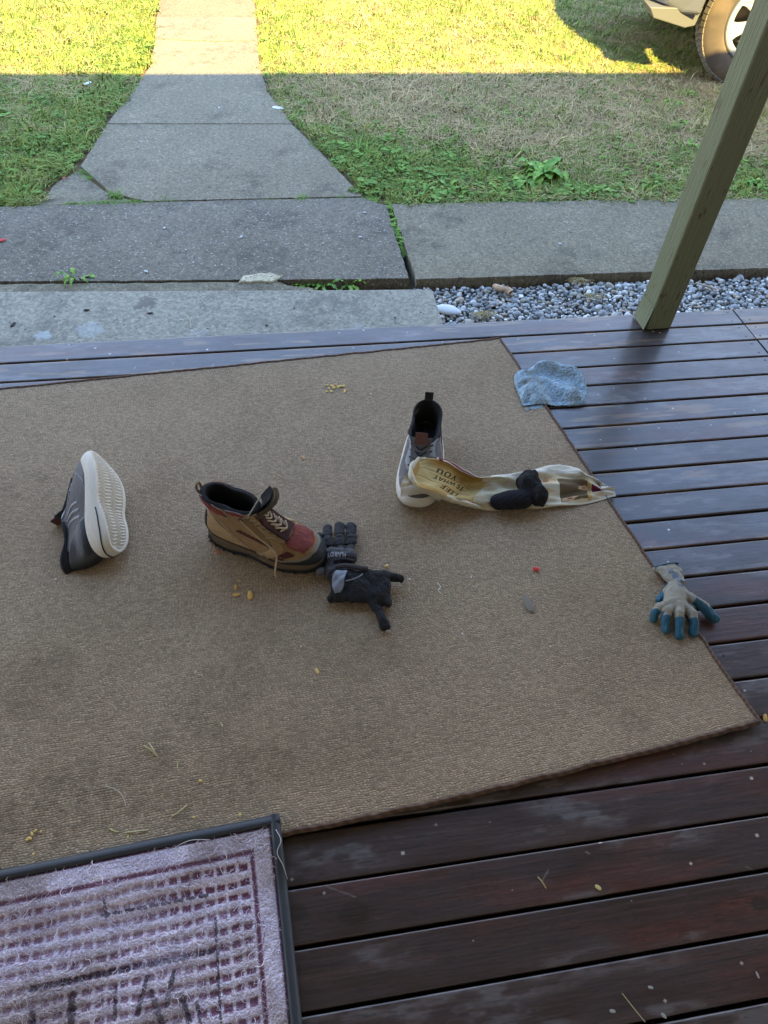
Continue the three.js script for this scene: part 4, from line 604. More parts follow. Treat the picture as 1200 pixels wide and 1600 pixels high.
  part('loose_lace', tube([p0, p1, p2, V(p3.x + 0.002, 0.018, p3.z + 0.006), V(p3.x + 0.006, 0.003, p3.z + 0.012)], 0.0024, 24, 6), M.lace, boot);
  const u1 = eye(5, 1), u2 = eye(5, -1); part('lace', tube([u1, u1.clone().add(V(-0.004, 0.016, 0.003)), u1.clone().add(V(0.010, 0.02, -0.012)), u2.clone().add(V(0.004, 0.012, 0)), u2], 0.0017, 24, 6), M.lace, boot);
  part('heel_loop', tube([V(-0.003, 0.168, -0.008), V(-0.006, 0.186, -0.007), V(-0.006, 0.187, 0.007), V(-0.003, 0.168, 0.008)], 0.0032, 14, 6), M.suede, boot);
}
// sneakers
function makeSneaker(label) {
  const sh = thing('sneaker', label, 'shoe', 'pair of grey sneakers'), L = 0.30, C = 0.014;
  const surf = upper([
    { xh: 0.010, xf: 0.290, yh: 0.036, yf: 0.022, hw: 0.034, bw: 0.0465, n: 2.5 }, { xh: 0.000, xf: 0.291, yh: 0.054, yf: 0.042, hw: 0.036, bw: 0.047, n: 2.4 }, { xh: -0.002, xf: 0.268, yh: 0.072, yf: 0.056, hw: 0.0345, bw: 0.042, n: 2.2 },
    { xh: 0.001, xf: 0.222, yh: 0.088, yf: 0.069, hw: 0.034, bw: 0.036, n: 2.2 }, { xh: 0.001, xf: 0.182, yh: 0.099, yf: 0.081, hw: 0.034, bw: 0.032, n: 2.1 }, { xh: -0.004, xf: 0.158, yh: 0.110, yf: 0.090, hw: 0.0375, bw: 0.035, n: 2.2 }], 0.012, C);
  part('upper', ringMesh(surf, 120, 54), M.grey, sh);
  part('lining', ringMesh(lining(surf, 0.06, 0.007), 80, 24), M.blackKnit, sh);
  part('footbed', ringMesh((s, v, p) => { surf(s, 0.15, p); p.x = lerp(0.09, p.x, 0.85 * v); p.z *= 0.85 * v; p.y = 0.046; }, 40, 6), M.lining, sh);
  part('collar', patch(surf, [[-0.2, 0.72], [0.2, 0.72], [0.31, 0.86], [0.34, 1.0], [-0.34, 1.0], [-0.31, 0.86]], 0.0022), M.blackKnit, sh);
  part('heel_counter', patch(surf, [[-0.20, 0.0], [0.20, 0.0], [0.195, 0.28], [0.16, 0.52], [0.10, 0.68], [0.05, 0.74], [-0.05, 0.74], [-0.10, 0.68], [-0.16, 0.52], [-0.195, 0.28]], 0.003), M.counter, sh, 'glossy black heel counter');
  for (const m of [(x) => x, mirror]) {
    part('eyestay', patch(surf, m([[0.40, 0.50], [0.435, 0.535], [0.448, 0.60], [0.435, 0.78], [0.415, 0.99], [0.345, 0.99], [0.36, 0.75], [0.35, 0.52]]), 0.0022), M.greyLight, sh);
    for (let k = 0; k < 3; k++) { const a = 0.205 + k * 0.021; part('stripe', patch(surf, m([[a, 0.22], [a + 0.009, 0.22], [a + 0.046, 0.70], [a + 0.037, 0.70]]), 0.0012, 0.7, 0.2, 0.0015), M.stripe, sh); }
    part('toe_seam', tube([0.30, 0.34, 0.38, 0.41, 0.45, 0.5].map((s, i) => { const p = V(); surf(m([[s, 0]])[0][0], [0.02, 0.16, 0.34, 0.46, 0.50, 0.51][i], p); p.y += 0.0008; return p; }), 0.0011, 24, 5), M.greyLight, sh);
  }
  for (let k = 0; k < 8; k++) { const v = 0.16 + k * 0.042; part('toe_rib', tube([-0.075, -0.04, 0, 0.04, 0.075].map((d) => { const p = V(); surf(0.5 + d * (1 - k * 0.04), v, p); p.y += 0.0003; return p; }), 0.0010, 16, 5), M.grey, sh); }
  const sp = soleParts(L, 0.0505, 0.0445, 0.041, 0.025, C, 0.022, 0.006, 0.0015);
  const flare = (v) => 1.0 + 0.035 * Math.sin(v * Math.PI * 0.9) - 0.06 * v * v;
  const ms = part('midsole', ringMesh((s, v, p) => { const u = (1 - Math.cos(s * 6.283)) / 2; sp.out(s, flare(v), p); p.y = lerp(sp.bottom(u) - 0.003, sp.top(u), v); if (v > 0.99) p.z *= 0.97; }, 140, 14), M.foam, sh, 'thick white foam midsole');
  part('midsole_line', tube([...Array(16)].map((_, k) => { const s = -0.20 + k / 15 * 0.40, u = (1 - Math.cos(s * 6.283)) / 2, p = V(), v = 0.42 - 0.25 * Math.abs(s) / 0.2; sp.out(s, flare(v) + 0.004, p); p.y = lerp(sp.bottom(u), sp.top(u), v); return p; }), 0.0016, 60, 5), M.blackLine, ms);
  // the tread: a wavy ribbed field inside a raised border
  part('outsole', grid(90, 150, (a, b, p) => {
    const u = clamp(b, 0.001, 0.999), e = V(), s0 = Math.acos(1 - 2 * u) / 6.283185; sp.out(s0, 1.0, e); const cz = C * (u * u - 0.3 * u), hw = e.z - cz, t = a * 2 - 1;
    const bd = Math.min((1 - Math.abs(t)) * hw, u * L * 1.0, (1 - u) * L * 1.0), f = sst(0.006, 0.010, bd), x = e.x;
    const k = Math.sin((x * 2 + 0.016 * Math.abs(Math.sin(t * 4.2))) * 420 / 1.25), groove = sst(0.004, 0.002, Math.abs(Math.abs(t) * hw - 0.017)) * sst(0.02, 0.06, bd + 0.02);
    p.set(x, sp.bottom(u) - 0.0028 * (1 - 0.9 * f) - 0.0026 * f * sst(-0.2, 0.5, k) + 0.0012 * groove, cz + hw * t * 1.002);
  }), M.tread, sh, 'pale ribbed rubber outsole');
  const mid = (v, z, o, p = V()) => { surf(0.5, v, p); const q = V(); surf(0.5, Math.min(1, v + 0.02), q); q.sub(p); const n = V(q.y, -q.x, 0).normalize(); p.addScaledVector(n, o); p.y -= 5.5 * z * z; p.z += z; return p; };
  part('tongue', sheet(12, 24, (u, v, p) => { const z = lerp(-0.018, 0.018, u); if (v < 0.75) mid(0.52 + v / 0.75 * 0.46, z, 0.003, p); else { const t = (v - 0.75) / 0.25; mid(0.98, z * (1 + 0.2 * t), 0.003, p); p.y += 0.020 * t; p.x -= 0.010 * t + 14 * z * z * t; } }, 0.005), M.tongueGrey, sh);
  part('tongue_tab', sheet(8, 14, (u, v, p) => { const z = lerp(-0.016, 0.016, u) * (1.05 - 0.35 * v * (1 - v) * 4 * 0.4 - 0.25 * v); mid(0.86, z, 0.006, p); if (v > 0.4) { const t = (v - 0.4) / 0.6; mid(0.98, z, 0.006, p); p.y += 0.034 * t; p.x -= 0.010 * t; } else mid(0.80 + 0.18 * v / 0.4, z, 0.0055, p); }, 0.002), M.tag, sh, 'dark red leather tongue tab');
  for (let k = 0; k < 4; k++) {
    const v = 0.56 + k * 0.10, a = V(), b = V(); surf(0.5 - 0.10 - 0.006 * k, v, a); surf(0.5 + 0.10 + 0.006 * k, v, b); a.y += 0.0035; b.y += 0.0035; const c = mid(v + 0.01, 0, 0.008), d = mid(v + 0.05, 0, 0.0075);
    part('lace', tube([a, a.clone().lerp(c, 0.5).add(V(0, 0.003, 0)), c, b.clone().lerp(c, 0.5).add(V(0, 0.003, 0)), b], 0.0024, 18, 5), M.laceDark, sh);
    if (k < 3) { const e = V(); surf(0.5 + 0.085, v + 0.10, e); e.y += 0.003; part('lace', tube([a, a.clone().lerp(d, 0.6).add(V(0, 0.002, 0)), d, e], 0.0016, 16, 5), M.laceDark, sh); }
  }
  part('pull_tab', sheet(6, 10, (u, v, p) => p.set(-0.004 - 0.006 * v, 0.104 + 0.026 * v, lerp(-0.009, 0.009, u)), 0.0025), M.blackKnit, sh);
  return sh;
}
const snA = makeSneaker('grey sneaker standing upright with a printed towel over its toe');
const snB = snA.clone(); snB.name = numbered('sneaker'); snB.userData = { label: 'grey sneaker tipped on its side showing its pale ribbed sole', category: 'shoe', group: 'pair of grey sneakers' }; scene.add(snB);
// place: heel and toe of the upright ones are measured on the carpet
function stand(o, hx, hz, tx, tz, y) { o.position.set(hx, y, hz); o.rotation.y = Math.atan2(-(tz - hz), tx - hx); }
stand(boot, -0.212, -1.130, 0.070, -1.010, 0.0105);
stand(snA, 0.402, -1.448, 0.330, -1.150, 0.0105); snA.scale.set(1.04, 1.10, 1.30); snB.scale.set(1.04, 1.28, 1.15);
{ // tipped on its side: the sole faces across the carpet and a little up
  const heel = at(184, 859, 0.060), toe = at(168, 718, 0.088), bx = toe.clone().sub(heel).normalize(), down = V(0.90, 0.40, 0.0).normalize(); // toe direction; direction the sole faces
  const up = down.clone().multiplyScalar(-1); up.addScaledVector(bx, -up.dot(bx)).normalize(); const bz = V().crossVectors(bx, up);
  snB.quaternion.setFromRotationMatrix(new THREE.Matrix4().makeBasis(bx, up, bz)); snB.position.copy(heel);
  console.log('tipped length', toe.distanceTo(heel));
}
// ---------------------------------------------------------------- cloths: lofted through sections measured along the sheet
const terryBump = tex(512, 512, (u, v) => 0.6 * vn(u * 150, v * 150, 3) + 0.4 * vn(u * 300, v * 300, 4), false);
function loft(sections, nu, nv, wr, seed, th, uv, floor = RT + 0.004, fold) { // sections: rows of [u, v, y]; each becomes points in the world
  const S = sections.map((r) => r.map(([u, v, y]) => at(u, v, y))), cols = S[0].length;
  return sheet(nu, nv, (a, b, p) => { const col = S.map((r) => crVec(r, b)); crVec(col, a, p); const n = wr * (fbm(p.x * 22, p.z * 22, 3, seed) - 0.5) + wr * 0.5 * (fbm(p.x * 60, p.z * 60, 2, seed + 1) - 0.5); p.y = Math.max(typeof floor === 'function' ? floor(p) : floor, p.y + n + (fold ? fold(a, b, p) : 0)); }, -th, uv);
}
// lets a sheet with more cloth than its outline buckle and settle: position based, over the points of a grid
function settle(nu, nv, fn, extra, steps, floor, pin, sag = 1) {
  const n = nu + 1, N = n * (nv + 1), X = new Float64Array(N * 3), O = new Float64Array(N * 3), w = new Float64Array(N), p = V(), R = rng(nu * 7 + nv), C = [];
  for (let j = 0; j <= nv; j++) for (let i = 0; i <= nu; i++) { const k = j * n + i; fn(i / nu, j / nv, p); X.set([p.x, p.y, p.z], k * 3); w[k] = pin(i / nu, j / nv) ? 0 : 1; }
  const dist = (a, b) => Math.hypot(X[a * 3] - X[b * 3], X[a * 3 + 1] - X[b * 3 + 1], X[a * 3 + 2] - X[b * 3 + 2]);
  const link = (a, b, k) => C.push([a, b, dist(a, b) * extra, k]);
  for (let j = 0; j <= nv; j++) for (let i = 0; i <= nu; i++) { const k = j * n + i; if (i < nu) link(k, k + 1, 1); if (j < nv) link(k, k + n, 1); if (i < nu && j < nv) { link(k, k + n + 1, 0.6); link(k + 1, k + n, 0.6); } if (i < nu - 1) link(k, k + 2, 0.10); if (j < nv - 1) link(k, k + 2 * n, 0.10); }
  for (let k = 0; k < N; k++) if (w[k]) X[k * 3 + 1] += 0.004 * (fbm(X[k * 3] * 30, X[k * 3 + 2] * 30, 2, 5) - 0.3);
  O.set(X);
  for (let s = 0; s < steps; s++) {
    for (let k = 0; k < N; k++) if (w[k]) for (let c = 0; c < 3; c++) { const q = k * 3 + c, v = (X[q] - O[q]) * 0.90; O[q] = X[q]; X[q] += v - (c === 1 ? 0.00016 * sag : 0); }
    for (let it = 0; it < 10; it++) for (const [a, b, L, k] of C) {
      const ww = w[a] + w[b]; if (!ww) continue; const dx = X[b * 3] - X[a * 3], dy = X[b * 3 + 1] - X[a * 3 + 1], dz = X[b * 3 + 2] - X[a * 3 + 2], d = Math.sqrt(dx * dx + dy * dy + dz * dz) + 1e-9, f = k * (d - L) / d / ww;
      X[a * 3] += dx * f * w[a]; X[a * 3 + 1] += dy * f * w[a]; X[a * 3 + 2] += dz * f * w[a]; X[b * 3] -= dx * f * w[b]; X[b * 3 + 1] -= dy * f * w[b]; X[b * 3 + 2] -= dz * f * w[b];
    }
    for (let k = 0; k < N; k++) if (w[k]) { p.set(X[k * 3], X[k * 3 + 1], X[k * 3 + 2]); const y = floor(p, (k % n) / nu, Math.floor(k / n) / nv); if (p.y < y) { X[k * 3 + 1] = O[k * 3 + 1] = y; X[k * 3] = lerp(X[k * 3], O[k * 3], 0.7); X[k * 3 + 2] = lerp(X[k * 3 + 2], O[k * 3 + 2], 0.7); } }
  }
  return (u, v, q) => {
    const x = clamp(u) * nu, y = clamp(v) * nv, i = Math.min(nu - 1, Math.floor(x)), j = Math.min(nv - 1, Math.floor(y)), a = x - i, b = y - j, g = (ii, jj, c) => X[(clamp(jj, 0, nv) * n + clamp(ii, 0, nu)) * 3 + c], row = (jj, c) => cr(g(i - 1, jj, c), g(i, jj, c), g(i + 1, jj, c), g(i + 2, jj, c), a);
    const f = (c) => cr(row(j - 1, c), row(j, c), row(j + 1, c), row(j + 2, c), b); return q.set(f(0), f(1), f(2));
  };
}
const loftAt = (sections) => { const S = sections.map((r) => r.map(([u, v, y]) => at(u, v, y))); return (a, b, p) => { crVec(S.map((r) => crVec(r, b)), a, p); return p; }; };
{ // the printed kitchen towel
  const W = 1024, H = 512, cv = document.createElement('canvas'); cv.width = W; cv.height = H; const c = cv.getContext('2d');
  c.fillStyle = '#e4dcc4'; c.fillRect(0, 0, W, H);
  const R = rng(44); for (let k = 0; k < 900; k++) { c.fillStyle = ['rgba(190,150,80,0.10)', 'rgba(235,225,195,0.14)', 'rgba(165,130,75,0.08)'][k % 3]; c.beginPath(); c.arc(R() * W, R() * H, 6 + R() * 34, 0, 7); c.fill(); }
  c.fillStyle = '#b88f45'; c.fillRect(0, 96, 430, 320); c.fillStyle = '#cfb577'; c.save(); c.translate(250, 255); c.rotate(0.16); c.fillRect(-190, -112, 380, 225); c.restore();
  for (let k = 0; k < 260; k++) { c.strokeStyle = ['rgba(150,112,48,0.30)', 'rgba(228,214,170,0.35)'][k % 2]; c.lineWidth = 1 + R() * 3; c.beginPath(); const x = R() * 520, y = 96 + R() * 320; c.moveTo(x, y); c.lineTo(x + 30 + R() * 60, y + (R() - 0.5) * 14); c.stroke(); }
  c.fillStyle = '#6b2733'; c.fillRect(190, 14, 270, 96); c.fillStyle = '#4a3f27'; c.fillRect(132, 30, 52, 60); c.fillRect(440, 22, 40, 60); c.fillStyle = '#efe6cf'; c.fillRect(210, 86, 260, 14);
  c.save(); c.translate(240, 258); c.rotate(Math.PI + 0.20); c.fillStyle = '#3a3219'; c.textAlign = 'center'; c.font = 'bold 58px sans-serif'; c.fillText('LIFE', -50, -38); c.font = 'bold 46px sans-serif'; c.fillText('IS WHAT', -10, 18); c.font = 'bold 58px sans-serif'; c.fillText('YOU', 30, 74); c.restore();
  c.strokeStyle = '#9a7233'; c.lineWidth = 6; c.beginPath(); c.moveTo(70, 190); c.lineTo(420, 262); c.moveTo(60, 262); c.lineTo(400, 335); c.stroke();
  // the far end: brown block with blossoms, maroon square, pale hem
  c.fillStyle = '#6d5a3c'; c.fillRect(740, 190, 130, 260); c.fillStyle = '#7a2a45'; c.fillRect(878, 250, 62, 130); c.fillStyle = '#cfae74'; c.fillRect(850, 180, 22, 290);
  const bloom = (x, y, r) => { for (let k = 0; k < 5; k++) { c.fillStyle = '#d9b58a'; c.beginPath(); c.arc(x + r * 0.6 * Math.cos(k * 1.257), y + r * 0.6 * Math.sin(k * 1.257), r * 0.48, 0, 7); c.fill(); } c.fillStyle = '#8c4a3a'; c.beginPath(); c.arc(x, y, r * 0.34, 0, 7); c.fill(); };
  for (const [x, y, r] of [[700, 200, 34], [690, 300, 30], [770, 420, 30], [830, 300, 26], [60, 455, 34], [110, 470, 26], [430, 430, 24], [520, 420, 20]]) bloom(x, y, r);
  c.fillStyle = '#e9e4d6'; c.fillRect(945, 0, 79, H); c.fillRect(500, 0, 440, 130); c.fillStyle = '#e6dcc0'; c.fillRect(0, 478, W, 34); c.fillRect(0, 0, W, 10);
  const t = new THREE.CanvasTexture(cv); t.colorSpace = THREE.SRGBColorSpace; t.wrapS = t.wrapT = THREE.ClampToEdgeWrapping;
  const cloth = std([0.98, 0.97, 0.93], 0.95, { map: t, bumpMap: rep(terryBump, 6, 3), bumpScale: 0.002 });
  const tw = thing('kitchen_towel', 'cream kitchen towel with brown print lying over the sneaker toe', 'towel');
  const rows = [
    [[650, 728, 0.100], [645, 732, 0.112], [642, 737, 0.118], [641, 742, 0.118], [642, 748, 0.114], [645, 754, 0.105], [650, 759, 0.090]],
    [[660, 712, 0.085], [658, 716, 0.108], [664, 727, 0.106], [662, 742, 0.104], [656, 754, 0.108], [654, 761, 0.118], [660, 768, 0.080]],
    [[690, 717, 0.070], [690, 720, 0.108], [695, 733, 0.096], [690, 750, 0.092], [683, 763, 0.094], [680, 770, 0.102], [688, 779, 0.050]],
    [[722, 731, 0.050], [722, 734, 0.080], [723, 744, 0.050], [717, 759, 0.044], [709, 771, 0.056], [706, 778, 0.070], [714, 787, 0.026]],
    [[748, 744, 0.038], [749, 747, 0.052], [748, 754, 0.040], [742, 766, 0.034], [736, 777, 0.040], [734, 785, 0.044], [742, 794, 0.012]],
    [[775, 741, 0.026], [776, 744, 0.040], [774, 752, 0.036], [770, 764, 0.030], [764, 777, 0.030], [762, 786, 0.030], [765, 799, 0.011]],
    [[815, 737, 0.022], [816, 740, 0.034], [814, 750, 0.032], [812, 764, 0.026], [808, 776, 0.024], [806, 786, 0.020], [808, 797, 0.011]],
    [[858, 729, 0.016], [860, 733, 0.030], [860, 745, 0.024], [862, 760, 0.024], [864, 774, 0.018], [866, 784, 0.018], [868, 794, 0.011]],
    [[898, 730, 0.014], [901, 735, 0.026], [904, 744, 0.018], [908, 756, 0.020], [908, 768, 0.014], [908, 778, 0.016], [910, 789, 0.011]],
    [[912, 738, 0.012], [918, 744, 0.020], [926, 751, 0.014], [932, 760, 0.020], [935, 768, 0.013], [936, 775, 0.015], [937, 783, 0.011]],
    [[934, 754, 0.012], [940, 757, 0.016], [948, 759, 0.012], [955, 763, 0.016], [959, 767, 0.011], [961, 771, 0.012], [962, 776, 0.010]]];
  const lay = loftAt(rows), g = sheet(200, 70, (a, b, p) => {
    lay(a, b, p); const r = (x) => Math.pow(Math.sin(Math.PI * (x - Math.floor(x))), 2), w = fbm(a * 5, b * 3, 2, 9);
    p.y = Math.max(RT + 0.004, p.y + 0.009 * sst(0.06, 0.2, a) * (r(b * 2.2 + 1.2 * w + a * 2.6) - 0.4) + 0.006 * (r(b * 4.4 - a * 5 + 1.8 * w) - 0.4) * sst(0.4, 0.6, a) + 0.006 * (fbm(p.x * 26 + 7, p.z * 26, 2, 19) - 0.5) + 0.002 * (fbm(p.x * 90, p.z * 90, 2, 23) - 0.5));
  }, -0.0016, (u, v) => [u, 1 - v]);
  part('cloth', g, cloth, tw);
  // the hem that hangs over the toe of the sneaker
  const hem = std([0.80, 0.76, 0.66], 0.95, { bumpMap: rep(terryBump, 2, 1), bumpScale: 0.002 });
  part('hem', loft([[[626, 758, 0.072], [626, 764, 0.068], [626, 770, 0.055], [626, 776, 0.042]], [[645, 757, 0.084], [644, 763, 0.080], [643, 770, 0.068], [642, 776, 0.055]], [[668, 759, 0.080], [666, 765, 0.078], [665, 770, 0.066], [664, 775, 0.054]], [[688, 765, 0.066], [686, 769, 0.062], [683, 774, 0.050], [680, 780, 0.036]], [[696, 771, 0.050], [694, 775, 0.044], [690, 780, 0.032], [686, 785, 0.020]]], 40, 14, 0.003, 5, 0.0022), hem, tw, 'plain pale hem hanging over the sneaker toe');
  const fl = std([1, 1, 1], 0.95, { map: rep(t, 0.14, 0.3), bumpMap: rep(terryBump, 2, 1), bumpScale: 0.002 });
  part('under_fold', loft([[[634, 742, 0.098], [630, 748, 0.090], [627, 755, 0.082], [626, 761, 0.072]], [[642, 744, 0.092], [641, 750, 0.088], [641, 757, 0.084], [642, 764, 0.072]], [[654, 752, 0.070], [654, 757, 0.068], [655, 763, 0.066], [657, 769, 0.058]], [[672, 762, 0.046], [674, 768, 0.046], [675, 773, 0.044], [677, 779, 0.034]]], 30, 14, 0.003, 6, 0.002, (u, v) => [0.02 + u * 0.8, 0.05 + v * 0.25]), fl, tw);
  const roll = [[655, 717, 0.106], [648, 723, 0.110], [643, 731, 0.114], [642, 741, 0.114], [646, 751, 0.110], [656, 761, 0.104], [672, 768, 0.090], [695, 776, 0.072], [722, 785, 0.050], [750, 793, 0.026]].map(([a, b, y]) => at(a, b, y));
  { const tg = tube(roll, 0.0062, 70, 10), P = tg.attributes.position; for (let i = 0; i < P.count; i++) { const j = Math.floor(i / 11), q = crv7(roll, j / 70), k = 0.45 + 1.3 * fbm(j * 0.23, 3, 2, 41); P.setXYZ(i, q.x + (P.getX(i) - q.x) * k, q.y + (P.getY(i) - q.y) * k + 0.004 * (fbm(P.getX(i) * 60, P.getZ(i) * 60, 2, 4) - 0.5), q.z + (P.getZ(i) - q.z) * k); } tg.computeVertexNormals(); part('rolled_edge', tg, std([0.74, 0.66, 0.47], 0.95, { bumpMap: rep(terryBump, 4, 1), bumpScale: 0.002 }), tw); }
}
function crv7(A, t) { return new THREE.CatmullRomCurve3(A).getPointAt(clamp(t)); }
{ // the blue cloth
  const deckOrRug = (p) => lerp(0.0135, 0.004, sst(0.775 + 0.147 * (p.z + 1.65), 0.815 + 0.147 * (p.z + 1.65), p.x));
  const edgeT = [[803, 588], [824, 577], [851, 564], [878, 569], [898, 574], [911, 584]], edgeB = [[817, 636], [836, 634], [856, 633], [876, 632], [896, 632], [915, 630]], edgeL = [[803, 588], [803, 600], [808, 615], [817, 636]], edgeR = [[911, 584], [916, 598], [918, 612], [915, 630]];
  const on = (A, t) => crVec(A.map(([u, v]) => at(u, v, 0.012)), t), lay = (u, v, p) => { // an outline filled in between (Coons)
    const a = on(edgeT, u), b = on(edgeB, u), c = on(edgeL, v), d = on(edgeR, v), e = on(edgeT, 0), f = on(edgeT, 1), g0 = on(edgeB, 0), h = on(edgeB, 1);
    for (const k of ['x', 'z']) p[k] = lerp(a[k], b[k], v) + lerp(c[k], d[k], u) - lerp(lerp(e[k], f[k], u), lerp(g0[k], h[k], u), v);
    const q = Math.sin(u * Math.PI) * Math.sin(v * Math.PI); p.y = deckOrRug(p) + 0.004 + 0.0125 * Math.min(1, 2.6 * q) * (0.45 + 0.55 * Math.sin(v * 10 - u * 2.2 + 2.4 * fbm(u * 2.4, v * 2.4, 2, 3))); return p;
  };
  const drape = settle(15, 12, lay, 1.06, 60, deckOrRug, (u, v) => u === 0 || u === 1 || v === 0 || v === 1, 0.4);
  const g = sheet(130, 110, (u, v, p) => { drape(u, v, p); p.y += 0.0032 * (vn(p.x * 300, p.z * 300, 4) - 0.3); }, -0.004, (u, v) => [u * 0.18, v * 0.16]);
  const t = tex(512, 512, (u, v) => { const n = fbm(u * 9, v * 9, 4, 3), f = vn(u * 45, v * 45, 4), d = sst(0.55, 0.75, fbm(u * 7 + 4, v * 7, 3, 8)); let q = mix3([0.52, 0.60, 0.645], [0.70, 0.78, 0.82], 0.45 * n + 0.55 * f); return mix3(q, [0.46, 0.47, 0.44], d * 0.5); }); t.repeat.set(5, 5);
  const cm = std([1, 1, 1], 1, { map: t, bumpMap: rep(terryBump, 2.6, 2.6), bumpScale: 0.006, specularIntensity: 0.1 });
  const cl = thing('cleaning_cloth', 'crumpled light blue terry cleaning cloth across the carpet edge', 'cloth');
  part('upper_layer', g, cm, cl);
  const g2 = loft([[[818, 622, 0.010], [818, 630, 0.012], [818, 638, 0.0125]], [[834, 624, 0.010], [834, 632, 0.012], [835, 640, 0.011]], [[852, 622, 0.008], [853, 630, 0.009], [854, 636, 0.007]]], 30, 14, 0.004, 15, 0.003, (u, v) => [u * 0.06, v * 0.04]); part('lower_layer', g2, cm, cl);
  const g3 = loft([[[818, 632, 0.0125], [818, 636, 0.013], [819, 640, 0.0125]], [[822, 632, 0.013], [823, 638, 0.014], [823, 643, 0.0125]], [[828, 632, 0.0125], [828, 636, 0.0125], [828, 640, 0.0125]]], 8, 8, 0.001, 16, 0.0012); part('care_label', g3, std([0.26, 0.25, 0.21], 0.9), cl, 'grey cloth care label');
}
// ---------------------------------------------------------------- sock
{
  const knit = tex(256, 256, (u, v) => 0.5 + 0.5 * Math.sin(u * 260) * (0.6 + 0.4 * Math.sin(v * 260)), false); knit.repeat.set(7, 7);
  const sock = thing('sock', 'balled up charcoal knit sock lying on the printed towel', 'sock');
  const A = at(780, 784, 0.038), A2 = at(815, 780, 0.042), B = at(824, 755, 0.050), B2 = at(838, 774, 0.044), B3 = at(830, 743, 0.050);
  const rib = (x, y, z) => 0.0011 * Math.sin((z * 0.85 + y * 0.6 + x * 0.22) * 820);
  const cuff = (x, y, z) => { const d = cap(x, y * 1.12 - A.y * 0.12, z, A, A2, 0.025, 0.027); if (d > 0.015) return d; return d + rib(x, y, z) + 0.004 * (fbm(x * 40, z * 40 + y * 30, 2, 4) - 0.5) + 0.010 * (fbm(x * 24, z * 24, 2, 14) - 0.5); };
  const foot = (x, y, z) => { const d = smin(cap(x, y, z, B3, B, 0.020, 0.028), cap(x, y, z, B, B2, 0.030, 0.030), 0.014); if (d > 0.02) return d; return d + 0.022 * (fbm(x * 30 + 3, z * 38 + y * 20, 3, 7) - 0.5) + 0.003 * Math.abs(Math.sin(x * 120 + z * 60)); };
  const lo = (p, q) => [[Math.min(p.x, q.x) - 0.06, 0.004, Math.min(p.z, q.z) - 0.07], [Math.max(p.x, q.x) + 0.06, 0.10, Math.max(p.z, q.z) + 0.07]];
  const all = nets((x, y, z) => smin(cuff(x, y, z), foot(x, y, z), 0.006), ...lo(V(Math.min(A.x, B3.x), 0, B3.z), V(B2.x, 0, Math.max(A.z, B2.z))), 0.0023), xs = (A2.x + B.x) / 2;
  const [cu, fo] = split(all, (x, y, z) => cuff(x, y, z) < foot(x, y, z));
  part('cuff', cu, std([0.018, 0.018, 0.022], 1, { bumpMap: knit, bumpScale: 0.001, specularIntensity: 0.3 }), sock, 'ribbed sock cuff'); part('foot', fo, std([0.022, 0.021, 0.022], 1, { bumpMap: knit, bumpScale: 0.0015, specularIntensity: 0.3 }), sock);
}
